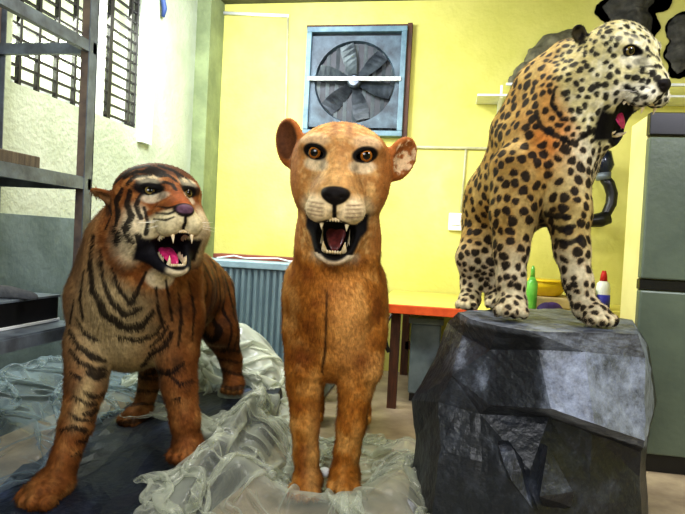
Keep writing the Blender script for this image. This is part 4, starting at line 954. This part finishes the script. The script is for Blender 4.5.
# ================================================================== LEOPARD
def make_leopard():
    root = empty('leopard', P(545, 322, 2.1), 'spotted leopard mount roaring to the right on top of the faceted dark rock', 'leopard')
    B = Field((-.02, 1.6, .66), (1.0, 2.75, 1.82), .0042)
    H = Head(P(621, 83, 2.05), 2.05 / FPX * .78, yaw=28, pitch=20, roll=-4, jaw=58, wd=1.05, snout=.92, crown=9, tl=.72, lips=27)
    H.build(B, [((-42, 56, -46), (9, 11), -50, -10, -40), ((38, 50, -34), (11, 14), 60, -10, 40)], ruff=0, wrinkle=1)
    B.chain([(604, 78, 2.14, 34), (572, 104, 2.16, 42), (550, 148, 2.2, 45), (542, 185, 2.24, 42)], .06)
    B.chain([(568, 64, 2.18, 24), (548, 92, 2.24, 32), (528, 135, 2.3, 38)], .05)
    # trunk
    B.chain([(548, 165, 2.26, 40), (526, 180, 2.36, 43), (505, 202, 2.48, 38), (492, 222, 2.56, 30)], .06)
    # shoulders and fore legs
    B.chain([(522, 175, 2.14, 34), (514, 215, 2.1, 23), (511, 250, 2.08, 16.5), (511, 280, 2.07, 13.5), (512, 300, 2.07, 13)], .025)
    B.chain([(562, 168, 2.12, 28), (568, 212, 2.08, 22), (572, 250, 2.05, 16.5), (578, 282, 2.03, 13.5), (584, 303, 2.02, 13)], .025)
    paw(B, 511, 317, 2.04, .098, (-.12, -1)); paw(B, 592, 325, 1.98, .096, (.45, -1))
    # hind legs
    B.chain([(486, 232, 2.5, 24), (473, 258, 2.44, 16), (472, 282, 2.47, 10.5), (470, 300, 2.42, 10)], .025); paw(B, 468, 309, 2.4, .078, (-.2, -1))
    B.chain([(500, 235, 2.5, 22), (496, 262, 2.42, 15), (496, 284, 2.44, 10.5), (496, 300, 2.4, 10)], .025); paw(B, 496, 308, 2.37, .078, (0, -1))
    # tail
    B.chain([(480, 222, 2.68, 8), (476, 245, 2.74, 6), (482, 270, 2.72, 5), (492, 290, 2.66, 5)], .02)
    V, Q = B.mesh(); N = vnormals(V, Q)
    l = H.loc(V); x, y, z = l.T; ax = np.abs(x); u, v, d = proj(V)
    n1 = fbm(V, 14, 3, 41); n2 = fbm(V, 60, 3, 45)
    c = np.tile(lin((158, 134, 76)), (len(V), 1)); c = mixc(c, lin((198, 178, 118)), sst(.4, .7, n1))
    c = mixc(c, lin((226, 132, 48)), np.clip(np.exp(-((u - 556 + (v - 100) * .1) / 24) ** 2 - ((v - 108) / 46) ** 2) * 1.3, 0, 1))
    c = mixc(c, lin((176, 134, 62)), sst(550, 500, u) * sst(300, 240, v) * .45)
    c = mixc(c, lin((236, 230, 200)), np.exp(-((u - 590) / 20) ** 2 - ((v - 150) / 30) ** 2) * .9); c = mixc(c, lin((232, 222, 190)), sst(230, 270, v) * .7)
    c = mixc(c, lin((120, 100, 60)), np.exp(-((u - 536) / 16) ** 2 - ((v - 215) / 16) ** 2) * .6)
    hd = sst(100, 78, np.linalg.norm(l - np.array([0, 5, 5]), axis=1))
    f = np.tile(lin((214, 204, 152)), (len(V), 1)); f = mixc(f, lin((240, 234, 204)), sst(.4, .8, n2) * .8)
    f = mixc(f, lin((242, 236, 212)), sst(1.35, .8, np.hypot((ax - 18) / 20, (y + 12) / 14)) * (z > 12) * .9)
    c = c * (1 - hd[:, None]) + f * hd[:, None]
    c = mixc(c, lin((176, 158, 96)), sst(100, 80, np.linalg.norm(l - np.array([-30, -5, -15]), axis=1)) * sst(5, -20, z) * .6)
    # spots: scattered over the skin, smaller on head, larger on flank
    r = np.random.default_rng(9); cand = r.permutation(len(V))[:9000]
    head_w = sst(112, 92, np.linalg.norm(l[cand] - np.array([0, 0, 0]), axis=1)); leg_w = sst(.98, .9, V[cand, 2])
    sp = .031 - .010 * head_w - .008 * leg_w
    pts = []; rad = []; grid = {}
    for i, s_ in zip(cand, sp):
        p = V[i]; key = tuple((p / .04).astype(int)); ok = True
        for a in (-1, 0, 1):
            for b in (-1, 0, 1):
                for e in (-1, 0, 1):
                    for (q, sq) in grid.get((key[0] + a, key[1] + b, key[2] + e), ()):
                        if ((p - q) ** 2).sum() < ((s_ + sq) / 2) ** 2: ok = False; break
                    if not ok: break
                if not ok: break
            if not ok: break
        if ok: grid.setdefault(key, []).append((p, s_)); pts.append(p); rad.append(s_ * r.uniform(.42, .60))
    from mathutils.kdtree import KDTree
    kd = KDTree(len(pts)); [kd.insert(Vector(p), i) for i, p in enumerate(pts)]; kd.balance()
    warp = np.stack([fbm(V, 30, 2, 51), fbm(V, 30, 2, 52), fbm(V, 30, 2, 53)], 1) - .5; VW = V + warp * .022
    sd = np.array([(lambda t: t[2] - rad[t[1]])(kd.find(Vector(p))) for p in VW])
    c = mixc(c, lin((178, 120, 56)), sst(.006, .0, sd) * .35 * (1 - hd)); c = mixc(c, lin((20, 15, 12)), sst(.0016, -.0016, sd) * .96 * (H.cavity(l) > 1.1))
    bvh = BVHTree.FromPolygons(V.tolist(), Q.tolist())
    strokes = [
      [(536, 112, 2.5), (540, 126, 3.2), (552, 134, 3.0), (568, 141, 2.8)], [(554, 90, 2), (552, 104, 2.5), (560, 116, 2)], [(578, 140, 2), (590, 132, 2.4)],
      [(546, 214, 3), (556, 217, 3.6), (566, 216, 3)], [(552, 226, 2.6), (563, 229, 3.4), (574, 226, 2.6)], [(556, 240, 2.4), (568, 243, 3), (580, 239, 2.4)],
      [(640, 67, .8), (650, 66, 1), (656, 68, .8)], [(642, 73, .7), (652, 74, .9)], [(640, 79, .7), (650, 81, .9)], [(644, 104, 1.2), (652, 106, 1.8), (660, 103, 1.2)], [(627, 88, 1.8), (635, 91, 2.2), (641, 97, 1.5)], [(633, 50, 1.5), (642, 50, 1.2)], [(646, 48, 1), (654, 56, 1.1)], [(641, 86, .7), (650, 88, .8)],
    ]
    c = mixc(c, lin((20, 15, 12)), stroke_mask(V, N, stroke_points(bvh, strokes), .004, .5) * .95)
    ei = H.earin(l); er = sst(1.3, 1.0, H.eardist(l)); c = mixc(c, lin((26, 22, 18)), er * .9)
    c, cav = face_common(H, l, c, None, (240, 234, 206), (16, 12, 10), (10, 6.5))
    fl = np.tile(np.array([-.5, .6, -1.0]), (len(V), 1)); fl = fl * (1 - hd[:, None]) + nrm_rows(V - H.w((0, 5, 60))) * hd[:, None]
    fm = np.where(cav < 1.35, 0, 1) * np.where(np.hypot(x / 16, (y - 1) / 10) < 1.1, np.where(z > 45, 0, 1), 1) * np.where(np.hypot((ax - 24) / 13, (y - 38) / 9) < 1.1, np.where(z > 0, 0, 1), 1)
    finish_body('body', root, V, Q, np.clip(c, 0, 1), fl, M_coat, 110000, .009, fm, fw=.001, seed=7)
    H.eyes(root, m_sclera, m_iris_dark, m_pupil, (-4, 0)); H.teeth(root, m_tooth, None, m_tongue, .9); H.whiskers(root, m_whisker, 5, 24)
    return root
make_leopard()
